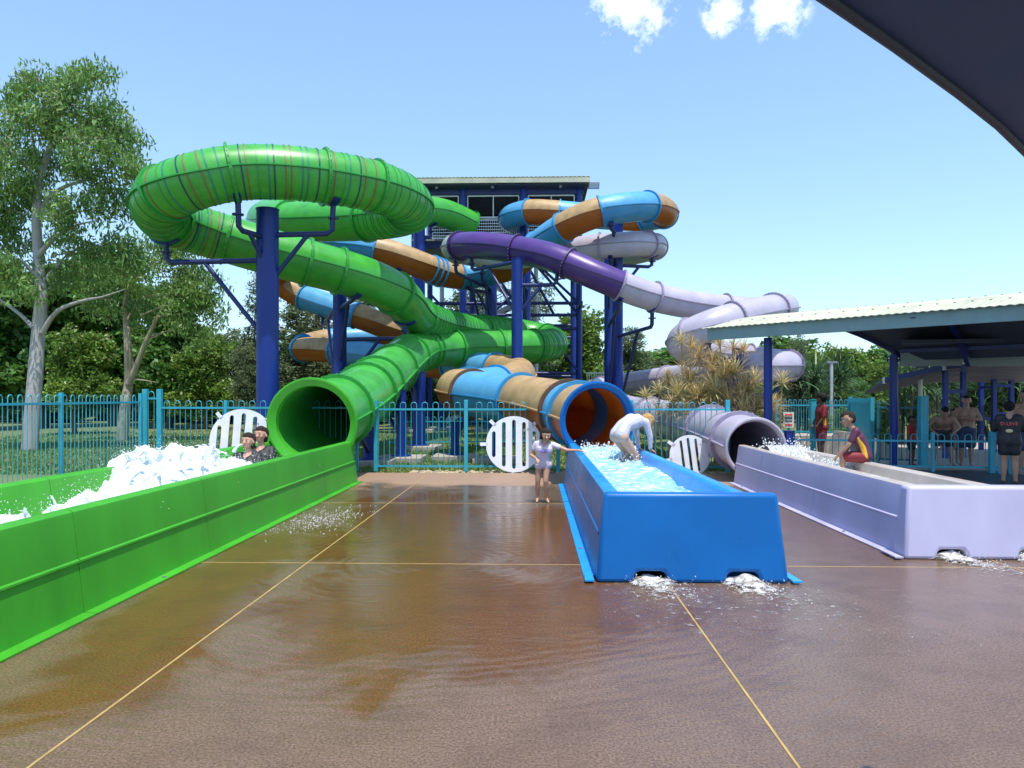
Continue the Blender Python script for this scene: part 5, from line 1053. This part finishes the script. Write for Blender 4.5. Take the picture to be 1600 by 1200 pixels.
    if hairstyle == 'bob': hp_ += [(hp(s * .62, -.15, .25), hp(s * .78, -.04, -.48), hr * .42, hr * .32) for s in (-1, 1)] + [(hp(0, -.5, .2), hp(0, -.5, -.5), hr * .62, hr * .52)]
    if hairstyle == 'wet': hp_ += [(hp(s * .55, -.3, .2), hp(s * .62, -.35, -.7), hr * .42, hr * .25) for s in (-1, 1)] + [(hp(0, -.5, .2), hp(0, -.55, -.9), hr * .55, hr * .35)]
    if hairstyle == 'afro': hp_ = [(hp(0, -.3, .35), hp(0, .0, .55), hr * 1.08, hr * .95), (hp(0, -.4, .0), hp(0, -.4, .3), hr * .9, hr * .95)]
    if hairstyle == 'bun': hp_ += [(hp(0, -.45, .0), hp(0, -.4, .3), hr * .68, hr * .7), (hp(0, -.95, .25), hp(0, -1.1, .3), hr * .42, hr * .38)]
    if hairstyle == 'cap': hp_ += [(hp(0, -.45, .0), hp(0, -.4, .3), hr * .70, hr * .7)]
    fuse('hair', hp_, voxel * H * 1.2, hair, root, 1)
    infl = lambda pr, e: [(a, b_, r0 + e, r1 + e) for a, b_, r0, r1 in pr]
    for nm, m, kind, opt in clothes:
        e = opt.get('e', .007 * H); pr = []
        if kind in ('shirt', 'suit', 'vest'):
            pr += infl(torso[:2] + torso[3:5] + [torso[2], torso[5]], e); sl = opt.get('sleeve', .5)
            if sl > 0:
                for s in 'LR':
                    a0 = arms[s][0]; t = min(sl * 2, 1); pr += infl([(a0[0], lerp(a0[0], a0[1], t), a0[2], a0[2] + (a0[3] - a0[2]) * t)], e)
                    if sl > .5: a1 = arms[s][1]; t = (sl - .5) * 2; pr += infl([(a1[0], lerp(a1[0], a1[1], t), a1[2], a1[2] + (a1[3] - a1[2]) * t)], e)
            if opt.get('long'): pr += infl(butt, e)
        if kind in ('suit', 'shorts', 'brief'): pr += infl(butt, e) + [(W['hiL'] * .5 + W['pel'] * .5, W['hiR'] * .5 + W['pel'] * .5, .062 * k + e, .062 * k + e)]
        if kind in ('suit', 'brief'):
            for s in 'LR': th = thighs[s]; pr += infl([(th[0], lerp(th[0], th[1], .10), th[2], th[2] * .97)], e)
        if kind == 'shorts':
            t = opt.get('leg', .6)
            for s in 'LR': th = thighs[s]; pr += infl([(th[0], lerp(th[0], th[1], t), th[2], th[2] + (th[3] - th[2]) * t * .5)], e * 1.3)
        if kind == 'panel':
            for s in opt.get('sides', 'LR'):
                q = 1 if s == 'R' else -1; pr += [(W['pel'] + hx * q * .075 * k, W['wai'] + ax * q * .072 * k, .040 * k, .032 * k), (W['wai'] + ax * q * .072 * k, W['che'] + ax * q * .085 * k, .032 * k, .036 * k)]
        fuse(nm, pr, voxel * H * 1.1, m, root, opt.get('smooth', 3))
    return root, W, HM, hc, hr
PEOPLE = []
def face_cam(p, extra=0.0):       # yaw that makes local +y point to the camera
    v = cam.location - Vector(p); return math.atan2(v.y, v.x) - pi / 2 + extra
# girl beside the blue trough (her left hand on the rim)
gp = Gd(849, 11.15); yw = face_cam(gp, -.1)
rim = Vector((.70, 10.9, .79)); Ri = Matrix.Rotation(-yw, 3, 'Z'); Hg = 1.13; rl = Ri @ (rim - gp) / Hg; sh = Vector((-.125, .03, .775)); md = sh.lerp(rl, .5) + Vector((0, 0, -.03))
r_, Wg, HMg, hcg, hrg = person('small girl in a lilac swimsuit standing with one hand on the blue rim', gp, Hg, yw, M_['skin'], M_['hair_dk'],
    dict(che=(-.015, .04, .715), nek=(-.03, .065, .82), hed=(-.045, .10, .90), wai=(.0, .01, .61), shL=tuple(sh), elL=tuple(md), wrL=tuple(rl + Vector((.035, .0, .012))), handL=(-1, .1, -.15), shR=(.09, .04, .785), elR=(.165, .02, .635), wrR=(.085, .13, .60), handR=(-.45, .5, -.5), knL=(-.035, .04, .29), anL=(-.045, -.03, .045), toL=(-.075, .06, .015), knR=(.075, .0, .285), anR=(.085, -.06, .045), toR=(.085, .03, .015)),
    [('swimsuit', M_['cl_lil'], 'suit', {'sleeve': .22, 'e': .010})], head_dir=(-.25, 1, -.22), hairstyle='bob', child=True, voxel=.0062)
MB().bar(Wg['che'] + Matrix.Rotation(yw, 3, 'Z') @ Vector((-.06, .088, -.015)), Wg['che'] + Matrix.Rotation(yw, 3, 'Z') @ Vector((.05, .088, -.03)), .012, .04).build('print', M_['cl_print'], r_, bevel=.004)
# woman climbing out over the right rim
wp = Vector((1.42, 11.35, .32)); ywm = -1.05; Hw = 1.60
person('person in a white rash shirt bending over the right rim of the blue trough', wp, Hw, ywm, M_['skin'], M_['hair_bl'],
    dict(pel=(0, -.10, .44), wai=(0, -.045, .515), che=(0, .075, .565), nek=(0, .175, .575), hed=(0, .235, .545), shL=(-.10, .14, .555), elL=(-.11, .19, .42), wrL=(-.09, .20, .295), shR=(.10, .14, .555), elR=(.11, .18, .42), wrR=(.10, .19, .295), handL=(0, .8, -.5), handR=(0, .8, -.5),
         hiL=(-.05, -.10, .42), knL=(-.06, .05, .24), anL=(-.065, -.10, .10), toL=(-.07, -.16, .03), hiR=(.05, -.10, .42), knR=(.055, .06, .22), anR=(.06, .0, .02), toR=(.065, .09, .0)),
    [('rash_shirt', M_['cl_white'], 'shirt', {'sleeve': .96, 'e': .008}), ('swim_bottoms', M_['cl_nude'], 'brief', {'e': .005})], head_dir=(0, .75, -.65), hairstyle='bob', voxel=.0068)
# two riders in the green trough
for (px, py, d, H, lb_, hs_, dx) in ((409, 671, 10.95, 1.62, 'dark haired rider behind, leaning back in the white water', 'wet', .0), (389, 681, 10.45, 1.55, 'dark haired rider in front with eyes shut in the white water', 'wet', .0)):
    hd_ = P(px, py + 9, d); p0 = Vector((hd_.x, hd_.y, hd_.z - .43 * H)); 
    person(lb_, p0, H, pi - .12, M_['skin'], M_['hair_dk'],
        dict(pel=(0, .22, .06), wai=(0, .14, .12), che=(0, .055, .235), nek=(0, .01, .345), hed=(0, .02, .43), shL=(-.105, .02, .30), elL=(-.14, .10, .19), wrL=(-.07, .21, .185), shR=(.105, .02, .30), elR=(.14, .10, .19), wrR=(.07, .21, .185), hiL=(-.05, .24, .06), knL=(-.06, .46, .13), anL=(-.06, .68, .05), toL=(-.06, .72, .12), hiR=(.05, .24, .06), knR=(.06, .46, .13), anR=(.06, .68, .05), toR=(.06, .72, .12)),
        [('black_top', M_['cl_black'], 'shirt', {'sleeve': .40})], head_dir=(.05, 1, .12), hairstyle=hs_, voxel=.0075)
# boy sitting on the far rim of the lilac trough
bp_ = Vector((4.52, 10.35, .705)); Hb = 1.28
person('boy in a maroon and gold rash shirt sitting on the rim of the lilac trough', bp_, Hb, 1.18, M_['skin_tan'], M_['hair_dk'],
    dict(pel=(0, -.02, .055), wai=(0, .0, .145), che=(0, .055, .255), nek=(0, .11, .36), hed=(0, .15, .445), shL=(-.10, .07, .325), elL=(-.13, .14, .185), wrL=(-.10, .24, .07), shR=(.10, .07, .325), elR=(.13, .12, .18), wrR=(.12, .20, .04), hiL=(-.05, .0, .05), knL=(-.07, .20, .045), anL=(-.07, .20, -.15), toL=(-.07, .28, -.17), hiR=(.05, .0, .05), knR=(.07, .20, .045), anR=(.07, .20, -.15), toR=(.07, .28, -.17)),
    [('rash_shirt', M_['cl_maroon'], 'shirt', {'sleeve': .36, 'e': .012}), ('gold_panels', M_['cl_gold'], 'panel', {'sides': 'LR'}), ('swim_shorts', M_['cl_dred'], 'shorts', {'leg': .8})], head_dir=(-.1, 1, -.18), hairstyle='short', child=True, voxel=.0072)
# lifeguard by the teal gate post
lp = Gd(1284, 18.2); 
person('dark haired lifeguard in a red and gold uniform standing by the teal gate post', lp, 1.66, face_cam(lp, -1.15), M_['skin_br'], M_['hair_bk'], dict(elL=(-.13, .03, .65), wrL=(-.10, .10, .55), elR=(.13, .02, .65), wrR=(.10, .09, .55), anL=(-.05, .02, .045), toL=(-.05, .11, .018)),
    [('uniform_shirt', M_['cl_dred'], 'shirt', {'sleeve': .45, 'e': .016, 'long': True}), ('gold_panels', M_['cl_gold'], 'panel', {'sides': 'LR'}), ('uniform_shorts', M_['cl_dred'], 'shorts', {'leg': .8, 'e': .014})], hairstyle='afro', voxel=.010)
# waiting group under the shelter
cp = Gd(1424, 16.9); person('child in a red shirt waiting behind the low fence', cp, 1.14, face_cam(cp, 1.2), M_['skin_br'], M_['hair_bk'], None, [('red_shirt', M_['cl_red'], 'shirt', {'sleeve': .4, 'long': True}), ('dark_shorts', M_['cl_black'], 'shorts', {})], hairstyle='short', child=True, voxel=.011)
mp_ = Gd(1472, 16.8); person('shirtless man in black shorts leaning forward on the low fence', mp_, 1.60, face_cam(mp_, .15), M_['skin_tan'], M_['hair_bk'],
    dict(pel=(0, -.04, .51), wai=(0, .0, .585), che=(0, .10, .66), nek=(0, .19, .72), hed=(0, .235, .775), shL=(-.115, .14, .69), elL=(-.19, .14, .57), wrL=(-.11, .24, .50), shR=(.115, .14, .69), elR=(.20, .14, .57), wrR=(.13, .24, .50), hiL=(-.055, -.03, .49), knL=(-.10, .0, .28), anL=(-.13, -.02, .045), toL=(-.16, .06, .018), hiR=(.055, -.03, .49), knR=(.09, .02, .28), anR=(.11, .0, .045), toR=(.13, .09, .018)),
    [('black_shorts', M_['cl_black'], 'shorts', {'leg': .75, 'e': .014})], head_dir=(0, 1, -.5), hairstyle='short', voxel=.010, wide=1.12)
kp = Gd(1491, 17.2); person('child in patterned shorts standing between the two shirtless men', kp, 1.30, face_cam(kp, .6), M_['skin_tan'], M_['hair_dk'], None, [('patterned_shorts', M_['cl_pat'], 'shorts', {'leg': .85, 'e': .016})], hairstyle='short', child=True, voxel=.011)
sp_ = Gd(1510, 16.7); person('shirtless man with folded arms in navy shorts', sp_, 1.62, face_cam(sp_, .12), M_['skin_tan'], M_['hair_dk'],
    dict(elL=(-.165, .05, .665), wrL=(-.01, .115, .675), elR=(.165, .05, .665), wrR=(.02, .125, .70), handL=(1, .1, .1), handR=(-1, .1, .1)), [('navy_shorts', M_['cl_navy'], 'shorts', {'leg': .85, 'e': .018})], hairstyle='short', voxel=.010, wide=1.12)
bw = Gd(1577, 13.55); r_, Wb, HMb, _, _ = person('woman seen from behind in a black printed shirt and black shorts', bw, 1.50, face_cam(bw, pi), M_['skin_tan'], M_['hair_bk'],
    dict(elL=(-.155, .05, .66), wrL=(-.10, .16, .66), elR=(.155, .05, .66), wrR=(.10, .16, .66)), [('printed_shirt', M_['cl_black'], 'shirt', {'sleeve': .55, 'e': .016, 'long': True}), ('black_shorts', M_['cl_black'], 'shorts', {'leg': .5, 'e': .014})], hairstyle='bun', voxel=.009, wide=1.18)
def text_on(parent, txt, size, loc, yaw, m, name):
    cu = bpy.data.curves.new(name, 'FONT'); cu.body = txt; cu.size = size; cu.extrude = .002; cu.align_x = 'CENTER'; o = bpy.data.objects.new(name + '_src', cu); COL.objects.link(o)
    dg = bpy.context.evaluated_depsgraph_get(); me = bpy.data.meshes.new_from_object(o.evaluated_get(dg)); bpy.data.objects.remove(o); me.materials.clear(); me.materials.append(m)
    return place(me, name, parent, Matrix.Translation(loc) @ Matrix.Rotation(yaw, 4, 'Z') @ Matrix.Rotation(pi / 2, 4, 'X'))
vb = (cam.location - bw); vb.z = 0; vb.normalize(); yb = face_cam(bw, pi)
text_on(r_, 'D-LEVE', .085, Wb['che'] + vb * .150 + Vector((0, 0, -.03)), yb, M_['ink_red'], 'shirt_lettering')
MB().sphere(Wb['wai'] + vb * .130 + Vector((0, 0, .04)), .06, 2, (1, .3, .6), M=Matrix.Rotation(yb, 3, 'Z')).build('shirt_emblem', M_['ink_tan'], r_, smooth=80)
em = Gd(1603, 15.0); person('bearded shirtless man at the right edge behind the woman in black', em, 1.74, face_cam(em, .25), M_['skin_tan'], M_['hair_bk'], None, [('dark_shorts', M_['cl_navy'], 'shorts', {'leg': .8, 'e': .016})], hairstyle='short', voxel=.011, wide=1.12)
